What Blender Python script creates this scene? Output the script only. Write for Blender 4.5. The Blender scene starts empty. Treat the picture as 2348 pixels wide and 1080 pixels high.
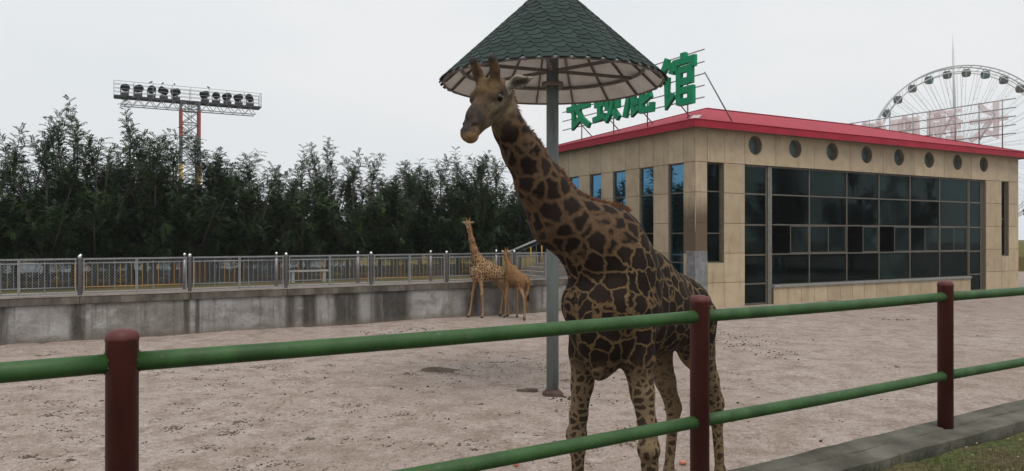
import bpy, bmesh, math, random
import numpy as np
from mathutils import Vector, Matrix
random.seed(7); np.random.seed(7)
R = math.radians
sc = bpy.context.scene
COL = sc.collection

# ------------------------------------------------------------------ camera
cam_d = bpy.data.cameras.new('camera'); cam = bpy.data.objects.new('camera', cam_d); COL.objects.link(cam)
cam.location = (0, 0, 3.0); cam.rotation_euler = (R(90.1), 0, 0)
cam_d.sensor_width = 36; cam_d.lens = 25.6; cam_d.clip_start = 0.05; cam_d.clip_end = 3000
sc.camera = cam
# ------------------------------------------------------------------ sky (overcast) and sun
SUN_EL, SUN_AZ = 64, 152          # azimuth measured from +Y towards +X
w = bpy.data.worlds.new('World'); sc.world = w; w.use_nodes = True
nt = w.node_tree; nt.nodes.clear()
o_ = nt.nodes.new('ShaderNodeOutputWorld'); bg = nt.nodes.new('ShaderNodeBackground')
sky = nt.nodes.new('ShaderNodeTexSky'); sky.sky_type = 'NISHITA'; sky.sun_disc = False
sky.sun_elevation = R(SUN_EL); sky.sun_rotation = R(SUN_AZ); sky.dust_density = 6; sky.air_density = 1.0
geo = nt.nodes.new('ShaderNodeTexCoord')
nz = nt.nodes.new('ShaderNodeTexNoise'); nz.inputs['Scale'].default_value = 1.6; nz.inputs['Detail'].default_value = 4
mp = nt.nodes.new('ShaderNodeMapping'); mp.inputs['Scale'].default_value = (1, 1, 2.6)
nt.links.new(geo.outputs['Generated'], mp.inputs[0]); nt.links.new(mp.outputs[0], nz.inputs['Vector'])
rp = nt.nodes.new('ShaderNodeValToRGB')
rp.color_ramp.elements[0].position = .32; rp.color_ramp.elements[0].color = (6.85, 7.4, 7.85, 1)
rp.color_ramp.elements[1].position = .68; rp.color_ramp.elements[1].color = (8.15, 8.2, 8.2, 1)
nt.links.new(nz.outputs['Fac'], rp.inputs[0])
mx = nt.nodes.new('ShaderNodeMix'); mx.data_type = 'RGBA'; mx.inputs[0].default_value = .93
nt.links.new(sky.outputs[0], mx.inputs[6]); nt.links.new(rp.outputs[0], mx.inputs[7])
nt.links.new(mx.outputs[2], bg.inputs[0]); bg.inputs[1].default_value = 0.1
nt.links.new(bg.outputs[0], o_.inputs[0])
sd = bpy.data.lights.new('sun', 'SUN'); sd.energy = 1.45; sd.angle = R(28); sd.color = (1, .96, .9)
so = bpy.data.objects.new('sun', sd); COL.objects.link(so)
sv = Vector((math.sin(R(SUN_AZ)) * math.cos(R(SUN_EL)), math.cos(R(SUN_AZ)) * math.cos(R(SUN_EL)), math.sin(R(SUN_EL))))
so.rotation_euler = (-sv).to_track_quat('-Z', 'Y').to_euler(); so.location = (0, 0, 40)
sc.view_settings.view_transform = 'Standard'; sc.view_settings.look = 'None'
sc.view_settings.gamma = 1; sc.view_settings.use_curve_mapping = False
sc.view_settings.exposure = 0.18

# ------------------------------------------------------------------ helpers
def tag(o, label=None, cat=None, group=None, kind=None):
    if label: o['label'] = label
    if cat: o['category'] = cat
    if group: o['group'] = group
    if kind: o['kind'] = kind
    return o
def empty(name, loc=(0, 0, 0), rz=0, parent=None):
    o = bpy.data.objects.new(name, None); COL.objects.link(o)
    o.location = loc; o.rotation_euler = (0, 0, rz); o.parent = parent; o.empty_display_size = .2
    return o
def mesh_obj(name, me, mat=None, parent=None, loc=(0, 0, 0), rz=0):
    o = bpy.data.objects.new(name, me); COL.objects.link(o); o.parent = parent
    o.location = loc; o.rotation_euler = (0, 0, rz)
    if mat and not me.materials: me.materials.append(mat)
    return o
def dup(o, parent=None, **kw):
    c = o.copy(); COL.objects.link(c); c.parent = parent
    for k, v in kw.items(): setattr(c, k, v)
    return c
def copy_tree(o, parent=None):
    c = o.copy(); COL.objects.link(c); c.parent = parent
    for ch in list(o.children): copy_tree(ch, c)
    return c
def frame_of(d):
    d = Vector(d).normalized()
    a = Vector((0, 0, 1)) if abs(d.z) < .95 else Vector((1, 0, 0))
    u = d.cross(a).normalized(); v = u.cross(d).normalized()
    return d, u, v
class MB:
    def __init__(s): s.v = []; s.f = []; s.sm = []
    def add(s, vs, fs, smooth=False):
        b = len(s.v); s.v += [tuple(p) for p in vs]
        for f in fs: s.f.append(tuple(i + b for i in f)); s.sm.append(smooth)
    def box(s, x0, x1, y0, y1, z0, z1, j=0):
        vs = [(x, y, z) for x in (x0, x1) for y in (y0, y1) for z in (z0, z1)]
        if j: vs = [tuple(c + random.uniform(-j, j) for c in p) for p in vs]
        s.add(vs, [(0, 1, 3, 2), (4, 6, 7, 5), (0, 4, 5, 1), (2, 3, 7, 6), (0, 2, 6, 4), (1, 5, 7, 3)])
    def bar(s, a, b, w, h=None):               # rectangular bar between two points
        h = h or w; a = Vector(a); b = Vector(b); d, u, v = frame_of(b - a)
        vs = []
        for p in (a, b):
            for i, k in ((-1, -1), (1, -1), (1, 1), (-1, 1)): vs.append(p + u * (i * w / 2) + v * (k * h / 2))
        s.add(vs, [(3, 2, 1, 0), (4, 5, 6, 7), (0, 1, 5, 4), (1, 2, 6, 5), (2, 3, 7, 6), (3, 0, 4, 7)])
    def tube(s, a, b, r0, r1=None, n=10, caps=True):
        r1 = r0 if r1 is None else r1
        s.path([a, b], [r0, r1], n, caps)
    def path(s, pts, rs, n=8, caps=True):
        pts = [Vector(p) for p in pts]; m = len(pts); b = len(s.v); vs = []
        d0, u, v = frame_of(pts[1] - pts[0])
        for i, p in enumerate(pts):
            d = (pts[min(i + 1, m - 1)] - pts[max(i - 1, 0)]).normalized()
            u = (u - d * u.dot(d)).normalized(); v = d.cross(u)
            for k in range(n):
                a = 2 * math.pi * k / n; vs.append(p + (u * math.cos(a) + v * math.sin(a)) * rs[i])
        fs = []
        for i in range(m - 1):
            for k in range(n):
                k2 = (k + 1) % n; fs.append((i * n + k, i * n + k2, (i + 1) * n + k2, (i + 1) * n + k))
        s.add(vs, fs, True)
        if caps:
            s.f.append(tuple(b + k for k in reversed(range(n)))); s.sm.append(False)
            s.f.append(tuple(b + (m - 1) * n + k for k in range(n))); s.sm.append(False)
    def lathe(s, prof, n=20, c=(0, 0, 0), smooth=True):   # prof: (r, z) bottom to top
        vs = []; fs = []
        for r, z in prof:
            for k in range(n):
                a = 2 * math.pi * k / n; vs.append((c[0] + r * math.cos(a), c[1] + r * math.sin(a), c[2] + z))
        for i in range(len(prof) - 1):
            for k in range(n):
                k2 = (k + 1) % n; fs.append((i * n + k, i * n + k2, (i + 1) * n + k2, (i + 1) * n + k))
        s.add(vs, fs, smooth)
        b = len(s.v) - len(vs)
        if prof[0][0] > 1e-4: s.f.append(tuple(b + k for k in reversed(range(n)))); s.sm.append(False)
        if prof[-1][0] > 1e-4: s.f.append(tuple(b + (len(prof) - 1) * n + k for k in range(n))); s.sm.append(False)
    def ring(s, rad, r, c, n=48, m=8, axis='z'):
        vs = []; fs = []
        for i in range(n):
            a = 2 * math.pi * i / n
            for k in range(m):
                q = 2 * math.pi * k / m; rr = rad + r * math.cos(q)
                p = (rr * math.cos(a), rr * math.sin(a), r * math.sin(q))
                if axis == 'y': p = (p[0], p[2], p[1])
                vs.append((p[0] + c[0], p[1] + c[1], p[2] + c[2]))
        for i in range(n):
            for k in range(m):
                i2 = (i + 1) % n; k2 = (k + 1) % m
                fs.append((i * m + k, i2 * m + k, i2 * m + k2, i * m + k2))
        s.add(vs, fs, True)
    def ball(s, c, rx, ry=None, rz=None, nu=12, nv=8):
        ry = ry or rx; rz = rz or rx; vs = [(c[0], c[1], c[2] - rz)]; fs = []
        for j in range(1, nv):
            p = -math.pi / 2 + math.pi * j / nv
            for i in range(nu):
                a = 2 * math.pi * i / nu
                vs.append((c[0] + rx * math.cos(p) * math.cos(a), c[1] + ry * math.cos(p) * math.sin(a), c[2] + rz * math.sin(p)))
        vs.append((c[0], c[1], c[2] + rz)); t = len(vs) - 1
        for i in range(nu):
            i2 = (i + 1) % nu
            fs.append((0, 1 + i2, 1 + i)); fs.append((t, 1 + (nv - 2) * nu + i, 1 + (nv - 2) * nu + i2))
            for j in range(nv - 2):
                b = 1 + j * nu; fs.append((b + i, b + i2, b + nu + i2, b + nu + i))
        s.add(vs, fs, True)
    def mesh(s, name):
        me = bpy.data.meshes.new(name); me.from_pydata(s.v, [], s.f)
        me.polygons.foreach_set('use_smooth', s.sm); me.update(); return me
    def build(s, name, mat, parent=None, loc=(0, 0, 0), rz=0, bevel=0):
        me = s.mesh(name); o = mesh_obj(name, me, mat, parent, loc, rz)
        if bevel:
            m = o.modifiers.new('bevel', 'BEVEL'); m.width = bevel; m.segments = 2; m.limit_method = 'ANGLE'
        return o
def fast_mesh(name, verts, quads, smooth=False):
    me = bpy.data.meshes.new(name); verts = np.asarray(verts, np.float32); q = np.asarray(quads, np.int32)
    me.vertices.add(len(verts)); me.vertices.foreach_set('co', verts.ravel())
    k = q.shape[1]; me.loops.add(q.size); me.loops.foreach_set('vertex_index', q.ravel())
    me.polygons.add(len(q)); me.polygons.foreach_set('loop_start', np.arange(0, q.size, k, dtype=np.int32))
    if smooth: me.polygons.foreach_set('use_smooth', np.ones(len(q), bool))
    me.update(calc_edges=True); return me
def sstep(a, b, x):
    t = np.clip((x - a) / (b - a), 0, 1); return t * t * (3 - 2 * t)

# ------------------------------------------------------------------ materials
class N:
    def __init__(s, name):
        s.m = bpy.data.materials.new(name); s.m.use_nodes = True; s.t = s.m.node_tree
        s.b = s.t.nodes['Principled BSDF']; s.out = s.t.nodes['Material Output']
    def node(s, typ, **kw):
        n = s.t.nodes.new(typ)
        for k, v in kw.items(): setattr(n, k, v)
        return n
    def link(s, a, b): s.t.links.new(a, b)
    def put(s, sock, v):
        if hasattr(v, 'is_linked') or hasattr(v, 'links'): s.link(v, sock)
        else: sock.default_value = v
    def coord(s, scale=(1, 1, 1), kind='Object', loc=(0, 0, 0)):
        c = s.node('ShaderNodeTexCoord'); m = s.node('ShaderNodeMapping')
        m.inputs['Scale'].default_value = scale; m.inputs['Location'].default_value = loc
        s.link(c.outputs[kind], m.inputs[0]); return m.outputs[0]
    def noise(s, vec, scale, detail=4, rough=.55):
        n = s.node('ShaderNodeTexNoise'); n.inputs['Scale'].default_value = scale
        n.inputs['Detail'].default_value = detail; n.inputs['Roughness'].default_value = rough
        if vec is not None: s.link(vec, n.inputs['Vector'])
        return n.outputs['Fac']
    def ramp(s, fac, stops, interp='LINEAR'):
        n = s.node('ShaderNodeValToRGB'); cr = n.color_ramp; cr.interpolation = interp
        while len(cr.elements) < len(stops): cr.elements.new(.5)
        for e, (p, c) in zip(cr.elements, stops):
            e.position = p; e.color = (c, c, c, 1) if isinstance(c, (int, float)) else (*c, 1)
        s.link(fac, n.inputs[0]); return n.outputs[0]
    def mix(s, fac, a, b, blend='MIX'):
        n = s.node('ShaderNodeMix', data_type='RGBA', blend_type=blend)
        s.put(n.inputs[0], fac)
        for i, v in ((6, a), (7, b)):
            if isinstance(v, tuple): n.inputs[i].default_value = (*v[:3], 1)
            else: s.link(v, n.inputs[i])
        return n.outputs[2]
    def math(s, op, a, b=0.0, clamp=False):
        n = s.node('ShaderNodeMath', operation=op, use_clamp=clamp); s.put(n.inputs[0], a); s.put(n.inputs[1], b); return n.outputs[0]
    def bump(s, h, strength=.3, dist=.02):
        n = s.node('ShaderNodeBump'); n.inputs['Strength'].default_value = strength; n.inputs['Distance'].default_value = dist
        s.link(h, n.inputs['Height']); s.link(n.outputs[0], s.b.inputs['Normal'])
    def attr(s, name):
        n = s.node('ShaderNodeAttribute', attribute_name=name); return n
def simple(name, col, rough=.6, metal=0, var=.25, scale=6, bump=0, bscale=60, vec=(1, 1, 1), dirt=None, dscale=2, dth=(.5, .7), kind='Object', spec=.5):
    n = N(name); c = n.coord(vec, kind)
    f = n.noise(c, scale, 5)
    lo = tuple(x * (1 - var) for x in col); hi = tuple(min(1, x * (1 + var)) for x in col)
    out = n.ramp(f, [(.3, lo), (.7, hi)])
    if dirt:
        out = n.mix(n.ramp(n.noise(c, dscale, 6, .65), [(dth[0], 0.), (dth[1], 1.)]), out, dirt)
    n.link(out, n.b.inputs['Base Color']); n.b.inputs['Roughness'].default_value = rough; n.b.inputs['Metallic'].default_value = metal
    n.b.inputs['Specular IOR Level'].default_value = spec
    if bump: n.bump(n.noise(c, bscale, 4), bump, .01)
    return n.m

def glass_mat(name, tint, gloss_tint, base_refl, rough=.02, film=(.03, .16), dust=(.045, .075, .075)):
    n = N(name); n.t.nodes.remove(n.b)
    tr = n.node('ShaderNodeBsdfTransparent'); tr.inputs[0].default_value = (*tint, 1)
    gl = n.node('ShaderNodeBsdfGlossy'); gl.inputs[0].default_value = (*gloss_tint, 1); gl.inputs['Roughness'].default_value = rough
    fr = n.node('ShaderNodeLayerWeight'); fr.inputs[0].default_value = .25
    c = n.coord(); bm = n.node('ShaderNodeBump'); bm.inputs['Strength'].default_value = .05; bm.inputs['Distance'].default_value = .02
    n.link(n.noise(c, 1.3, 2), bm.inputs['Height']); n.link(bm.outputs[0], gl.inputs['Normal'])
    f = n.math('ADD', n.math('MULTIPLY', fr.outputs['Fresnel'], 1.0), base_refl, True)
    ms = n.node('ShaderNodeMixShader'); n.link(f, ms.inputs[0]); n.link(tr.outputs[0], ms.inputs[1]); n.link(gl.outputs[0], ms.inputs[2])
    # dust film; on the round panes its pale colour stands in for reflection
    df = n.node('ShaderNodeBsdfDiffuse'); df.inputs[0].default_value = (*dust, 1)
    m2 = n.node('ShaderNodeMixShader'); n.link(n.ramp(n.noise(c, .9, 5, .7), [(.45, film[0]), (.75, film[1])]), m2.inputs[0])
    n.link(ms.outputs[0], m2.inputs[1]); n.link(df.outputs[0], m2.inputs[2]); n.link(m2.outputs[0], n.out.inputs[0])
    return n.m

def sand_material():
    n = N('packed_sand'); c = n.coord()
    big = n.noise(c, .22, 5, .6); mid = n.noise(n.coord((1, 1.0, 1)), 1.6, 6, .65); fine = n.noise(c, 34, 3, .6); fin2 = n.noise(c, 9, 5, .7)
    base = n.ramp(big, [(.3, (0.314, 0.246, 0.206)), (.52, (0.366, 0.298, 0.258)), (.72, (0.414, 0.350, 0.314))])
    base = n.mix(n.ramp(mid, [(.36, 1.), (.55, 0.)]), base, (0.246, 0.186, 0.150))
    pale = n.ramp(n.noise(n.coord((.8, 1.2, 1), loc=(7, 3, 0)), 2.6, 7, .72), [(.56, 0.), (.7, .8)])
    base = n.mix(pale, base, (0.504, 0.438, 0.396))
    base = n.mix(n.ramp(fin2, [(.36, .75), (.47, 0.)]), base, (.17, .128, .10))
    base = n.mix(n.ramp(n.noise(n.coord(loc=(5, 9, 0)), 13, 6, .75), [(.55, 0.), (.66, .7)]), base, (.50, .44, .40))
    base = n.mix(n.ramp(n.noise(n.coord(loc=(1, 4, 0)), 21, 5, .75), [(.36, .8), (.44, 0.)]), base, (.12, .088, .066))
    base = n.mix(n.ramp(fine, [(.33, .5), (.5, 0.)]), base, (0.180, 0.144, 0.120))
    base = n.mix(n.ramp(fine, [(.58, 0.), (.72, .45)]), base, (0.600, 0.540, 0.504))
    n.link(base, n.b.inputs['Base Color']); n.b.inputs['Roughness'].default_value = .95; n.b.inputs['Specular IOR Level'].default_value = .15
    h = n.math('ADD', n.math('MULTIPLY', fin2, 1.0), n.math('ADD', n.math('MULTIPLY', mid, .5), n.math('MULTIPLY', fine, .7)))
    n.bump(h, .8, .03); return n.m

def concrete_wall_material():
    # retaining wall: x along the wall, z up; leaching streaks below the coping
    n = N('stained_concrete'); c = n.coord()
    a = n.noise(n.coord((1, 1, 1)), .9, 6, .6); b = n.noise(n.coord((1.6, 1, .22)), 2.0, 6, .7); e = n.noise(c, 12, 5, .6)
    col = n.ramp(a, [(.3, (.20, .185, .17)), (.55, (.30, .288, .275)), (.75, (.38, .37, .36))])
    sx = n.node('ShaderNodeSeparateXYZ'); tc = n.node('ShaderNodeTexCoord'); n.link(tc.outputs['Object'], sx.inputs[0])
    # stretches where water has run down the face (metres along the wall)
    def band(x0, x1, soft):
        up = n.node('ShaderNodeMapRange', interpolation_type='SMOOTHSTEP'); up.inputs[1].default_value = x0 - soft; up.inputs[2].default_value = x0 + soft
        dn = n.node('ShaderNodeMapRange', interpolation_type='SMOOTHSTEP'); dn.inputs[1].default_value = x1 - soft; dn.inputs[2].default_value = x1 + soft
        n.link(sx.outputs[0], up.inputs[0]); n.link(sx.outputs[0], dn.inputs[0])
        return n.math('MULTIPLY', up.outputs[0], n.math('SUBTRACT', 1.0, dn.outputs[0]))
    wet = band(-3, .18, .1)
    for x0, x1, sft in ((1.66, 2.02, .05), (4.62, 4.78, .05), (4.95, 5.08, .04), (7.72, 8.0, .1), (8.25, 8.7, .08), (9.25, 10.2, .15), (10.7, 12.05, .2), (14.3, 15.0, .3), (15.6, 17.5, .3)):
        wet = n.math('MAXIMUM', wet, band(x0, x1, sft))
    wet = n.math('MULTIPLY', wet, n.ramp(b, [(.34, .5), (.52, 1.)]))
    run = n.ramp(n.noise(n.coord((2.6, 1, .14)), 2.0, 6, .78), [(.52, 0.), (.68, .8)])
    oi = n.node('ShaderNodeObjectInfo'); col = n.mix(1., col, n.ramp(oi.outputs['Random'], [(0., (.78, .76, .72)), (1., (1.12, 1.12, 1.13))]), 'MULTIPLY')
    blot = n.ramp(n.noise(n.coord((.8, 1, 1.1), loc=(3, 0, 5)), 1.7, 7, .72), [(.50, 0.), (.64, .7)])
    col = n.mix(blot, col, (.125, .105, .088)); wh = n.ramp(n.noise(n.coord((.7, 1, 1.3), loc=(11, 0, 2)), 1.3, 7, .7), [(.54, 0.), (.68, .65)]); col = n.mix(wh, col, (.47, .465, .46))
    col = n.mix(run, col, (.10, .088, .076))
    col = n.mix(n.math('MULTIPLY', wet, .92), col, (.042, .036, .031))
    foot = n.node('ShaderNodeMapRange'); foot.inputs[1].default_value = .22; foot.inputs[2].default_value = 0
    n.link(sx.outputs[2], foot.inputs[0])
    col = n.mix(n.math('MULTIPLY', foot.outputs[0], n.ramp(e, [(.3, .3), (.6, .9)])), col, (.13, .105, .085))
    col = n.mix(n.ramp(e, [(.3, .35), (.5, 0.)]), col, (.12, .11, .10))
    n.link(col, n.b.inputs['Base Color']); n.b.inputs['Roughness'].default_value = .9; n.b.inputs['Specular IOR Level'].default_value = .25
    n.bump(n.math('ADD', e, b), .5, .02); return n.m

def stone_panel_material():
    n = N('beige_stone_panel'); c = n.coord()
    oi = n.node('ShaderNodeObjectInfo')
    a = n.noise(c, 1.6, 6, .6); g = n.noise(c, 60, 3)
    col = n.ramp(a, [(.28, (0.396, 0.302, 0.198)), (.55, (0.486, 0.382, 0.258)), (.78, (0.528, 0.422, 0.300))])
    tone = n.ramp(oi.outputs['Random'], [(0., (.84, .84, .83)), (1., (1.05, 1.05, 1.04))])
    col = n.mix(1.0, col, tone, 'MULTIPLY')
    st = n.ramp(n.noise(n.coord((2.2, 2.2, .3)), 1.5, 6, .7), [(.55, 0.), (.74, .6)])
    col = n.mix(st, col, (0.162, 0.120, 0.079))
    col = n.mix(n.ramp(g, [(.35, .25), (.5, 0.)]), col, (0.192, 0.144, 0.096))
    n.link(col, n.b.inputs['Base Color']); n.b.inputs['Roughness'].default_value = .7
    n.bump(g, .15, .004); return n.m

def painted_pipe(name, col, chip, hi, under):
    n = N(name); c = n.coord()
    f = n.noise(c, 5, 6, .65)
    out = n.ramp(f, [(.3, tuple(x * .72 for x in col)), (.6, col), (.8, hi)])
    out = n.mix(n.ramp(n.noise(c, 14, 8, .75), [(.60, 0.), (.66, .85)]), out, chip)
    out = n.mix(n.ramp(n.noise(c, 46, 4, .6), [(.63, 0.), (.70, .8)]), out, under)
    out = n.mix(n.ramp(n.noise(n.coord((1, 1, .35)), 3.5, 6, .7), [(.44, 0.), (.68, .75)]), out, tuple(x * .42 for x in col))
    n.link(out, n.b.inputs['Base Color']); n.b.inputs['Roughness'].default_value = .55
    n.b.inputs['Specular IOR Level'].default_value = .35
    n.bump(n.noise(c, 30, 5, .6), .2, .004); return n.m

def leaf_material(name, dark, mid, light):
    n = N(name); at = n.attr('tone')
    col = n.ramp(at.outputs['Fac'], [(0., dark), (.6, mid), (1., light)])
    oi = n.node('ShaderNodeObjectInfo')
    tone = n.ramp(oi.outputs['Random'], [(0., (.78, .85, .8)), (1., (1.15, 1.08, .95))])
    col = n.mix(1., col, tone, 'MULTIPLY')
    n.link(col, n.b.inputs['Base Color']); n.b.inputs['Roughness'].default_value = .55; n.b.inputs['Specular IOR Level'].default_value = .3
    tl = n.node('ShaderNodeBsdfTranslucent'); n.link(col, tl.inputs[0])
    ms = n.node('ShaderNodeMixShader'); ms.inputs[0].default_value = .18
    n.link(n.b.outputs[0], ms.inputs[1]); n.link(tl.outputs[0], ms.inputs[2]); n.link(ms.outputs[0], n.out.inputs[0])
    return n.m

M = dict(
    sand=sand_material(), wallc=concrete_wall_material(), panel=stone_panel_material(),
    kerb=simple('kerb_concrete', (.128, .120, .098), .95, var=.4, scale=3, bump=.6, bscale=40, dirt=(.055, .053, .038), dscale=1.6, dth=(.42, .66), spec=.2),
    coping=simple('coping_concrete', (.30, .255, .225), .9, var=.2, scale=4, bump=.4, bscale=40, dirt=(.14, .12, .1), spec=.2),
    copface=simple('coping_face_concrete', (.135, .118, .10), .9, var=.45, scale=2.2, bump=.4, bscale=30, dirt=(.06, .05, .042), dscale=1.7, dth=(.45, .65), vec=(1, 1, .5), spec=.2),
    green=painted_pipe('green_paint', (.038, .100, .026), (.10, .135, .075), (.058, .132, .042), (.035, .035, .022)),
    maroon=painted_pipe('maroon_paint', (.105, .025, .022), (.05, .022, .018), (.135, .038, .034), (.028, .015, .013)),
    backing=simple('wall_core', (.13, .105, .078), .9, var=.2),
    reveal=simple('window_reveal', (.20, .155, .105), .85, var=.2),
    frame=simple('bronze_frame', (.125, .112, .088), .45, metal=.3, var=.2),
    frame_l=simple('grey_frame', (.20, .19, .165), .5, metal=.3, var=.2),
    sill=simple('grey_sill', (.23, .225, .215), .85, var=.2, bump=.3),
    cement=simple('grey_cement_patch', (.20, .20, .205), .9, var=.3, scale=3, bump=.6, bscale=25, dirt=(.12, .115, .11), dscale=2.5),
    red=simple('red_roof_sheet', (.33, .018, .038), .65, var=.14, scale=1.2, dirt=(.26, .025, .036), dscale=.8, spec=.2),
    roofcap=simple('pale_ridge_cap', (.50, .40, .38), .6, var=.2),
    soffit=simple('soffit', (.16, .135, .105), .9, var=.1),
    gdark=glass_mat('dark_green_glass', (.16, .24, .225), (.42, .60, .60), .0),
    gdark2=glass_mat('dusty_green_glass', (.16, .24, .225), (.42, .60, .60), .0, .03, (.10, .40), (.06, .105, .10)),
    gdark3=glass_mat('deep_green_glass', (.10, .15, .145), (.30, .45, .45), .0, .02, (.0, .06)),
    pale_reflection_glass=glass_mat('pale_round_glass', (.2, .28, .27), (.5, .62, .62), .02, .08, (.45, .8), (.16, .20, .19)),  # heavy pale film colour imitates the reflection on the round panes
    gblue=glass_mat('blue_coated_glass', (.06, .09, .11), (.13, .33, .52), .62),
    interior=simple('interior_plaster', (.12, .12, .11), .9, var=.2),
    floorin=simple('interior_floor', (.10, .095, .085), .8, var=.2),
    black=simple('dark_opening', (.01, .01, .01), .8, var=.1),
    signg=simple('green_letter', (.002, .25, .105), .6, var=.1, scale=2, spec=.2, dirt=(.01, .19, .09), dscale=1.5),
    signw=simple('pale_letter_back', (.80, .72, .72), .6, var=.05, scale=2, dirt=(.74, .62, .62), dscale=1.0),
    steel=simple('grey_steel', (.27, .275, .28), .5, metal=.35, var=.2),
    steel_d=simple('dark_steel', (.045, .048, .055), .65, metal=.2, var=.25),
    galv=simple('galvanised_steel', (.235, .24, .245), .5, metal=.4, var=.25, scale=20),
    chrome=simple('chrome', (.75, .75, .75), .15, metal=1, var=.05),
    yellow=simple('yellow_bar', (.42, .23, .02), .5, var=.2),
    silver=simple('silver_bar', (.24, .25, .25), .45, metal=.3, var=.2),
    pole=simple('weathered_grey_green_paint', (.175, .205, .195), .7, var=.2, scale=5, vec=(1, 1, .2), bump=.3, bscale=30, dirt=(.10, .115, .11), dscale=5, dth=(.5, .68)),
    ribs=simple('brown_grey_rib', (.15, .135, .125), .6, var=.2),
    rust=simple('rusted_base', (.075, .045, .035), .9, var=.4),
    under=simple('canopy_underside', (.84, .86, .87), .9, var=.05, scale=3, dirt=(.66, .65, .64), dscale=1.2),
    lawn_soil=None, leaf=leaf_material('locust_leaf', (.008, .018, .008), (.017, .040, .012), (.060, .108, .026)),
    bark=simple('bark', (.045, .037, .03), .95, var=.4, scale=12, vec=(1, 1, .2), bump=.8, bscale=20),
    path=simple('pale_pavement', (.33, .285, .255), .95, var=.15, scale=2, spec=.05),
    road=simple('grey_plaza', (.12, .132, .138), 1.0, var=.25, scale=.4, spec=.0),
    tred=simple('red_tower_paint', (.30, .05, .04), .6, var=.2),
    tgrey=simple('tower_grey_paint', (.11, .125, .13), .6, var=.2),
    tyel=simple('tower_yellow_paint', (.5, .30, .03), .6, var=.2),
    lampb=simple('black_lamp_housing', (.008, .009, .011), .7, var=.2, spec=.15),
    lens=simple('lamp_glass', (.20, .21, .22), .1, var=.1),
    white=simple('wheel_white_paint', (.55, .57, .58), .5, var=.08),
    dung=simple('dried_dung', (.035, .026, .02), .95, var=.4, scale=20),
    tuft=simple('dry_litter', (.085, .062, .042), .95, var=.4, scale=3),
    step=simple('step_stone', (.215, .185, .155), .9, var=.25, scale=4, bump=.3),
    carrot=simple('carrot', (.55, .20, .12), .6, var=.15, scale=20),
    mane=simple('mane_hair', (.150, .055, .022), .8, var=.4, scale=14),
    eye=simple('wet_dark_eye', (.006, .005, .004), .08, var=.1),
    tail=simple('tail_hair', (.012, .01, .008), .8, var=.3),
    bird=simple('bird_feather', (.03, .03, .03), .8),
    redbox=simple('red_kiosk_paint', (.30, .03, .03), .5),
    benchw=simple('white_bench_paint', (.40, .40, .385), .7),
)

def acrylic(name, col):
    n = N(name); c = n.coord(); f = n.ramp(n.noise(c, 1.5, 4), [(.35, tuple(x * .92 for x in col)), (.65, col)])
    n.link(f, n.b.inputs['Base Color']); n.b.inputs['Roughness'].default_value = .5; tl = n.node('ShaderNodeBsdfTranslucent'); n.link(f, tl.inputs[0])
    ms = n.node('ShaderNodeMixShader'); ms.inputs[0].default_value = .6; n.link(n.b.outputs[0], ms.inputs[1]); n.link(tl.outputs[0], ms.inputs[2]); n.link(ms.outputs[0], n.out.inputs[0]); return n.m
M['signw'] = acrylic('pale_acrylic_letter', (.96, .91, .91))
# ------------------------------------------------------------------ ground, lawn, kerb
def vnoise(x, y, s, seed=0):
    rs = np.random.RandomState(seed); g = rs.rand(256, 256)
    x = x * s + 100; y = y * s + 100
    i = np.floor(x).astype(int); j = np.floor(y).astype(int); fx = x - i; fy = y - j
    fx = fx * fx * (3 - 2 * fx); fy = fy * fy * (3 - 2 * fy)
    a = g[i % 256, j % 256]; b = g[(i + 1) % 256, j % 256]; c = g[i % 256, (j + 1) % 256]; d = g[(i + 1) % 256, (j + 1) % 256]
    return a * (1 - fx) * (1 - fy) + b * fx * (1 - fy) + c * (1 - fx) * fy + d * fx * fy
def grid_sheet(xs, ys, zf):
    X, Y = np.meshgrid(xs, ys, indexing='ij'); Z = zf(X, Y)
    v = np.stack([X, Y, Z], -1).reshape(-1, 3); n = len(ys)
    i, j = np.meshgrid(np.arange(len(xs) - 1), np.arange(n - 1), indexing='ij'); b = (i * n + j).ravel()
    return v, np.stack([b, b + n, b + n + 1, b + 1], -1)
def ground_z(X, Y):
    near = sstep(40, 32, np.hypot(X - 2, Y - 18))
    z = (vnoise(X, Y, .35, 1) - .5) * .07 + (vnoise(X, Y, 1.4, 2) - .5) * .010 + (vnoise(X, Y, 4, 3) - .5) * .014 + (vnoise(X, Y, 8, 4) - .5) * .016
    hol = sstep(.72, .9, vnoise(X, Y, 2.2, 9)) * -.03
    return (z + hol) * near
xs = np.concatenate([np.linspace(-400, -60, 6), np.linspace(-50, -18, 8), np.arange(-16, 28, .11), np.linspace(32, 70, 8), np.linspace(90, 400, 6)])
ys = np.concatenate([np.linspace(-400, -40, 6), np.linspace(-30, 4, 6), np.arange(6, 20, .085), np.arange(20, 36, .2), np.linspace(40, 90, 8), np.linspace(120, 400, 6)])
v, q = grid_sheet(xs, ys, ground_z)
g = mesh_obj('ground', fast_mesh('ground', v, q, True), M['sand']); tag(g, 'packed sandy floor of the giraffe enclosure', kind='structure')

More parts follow.
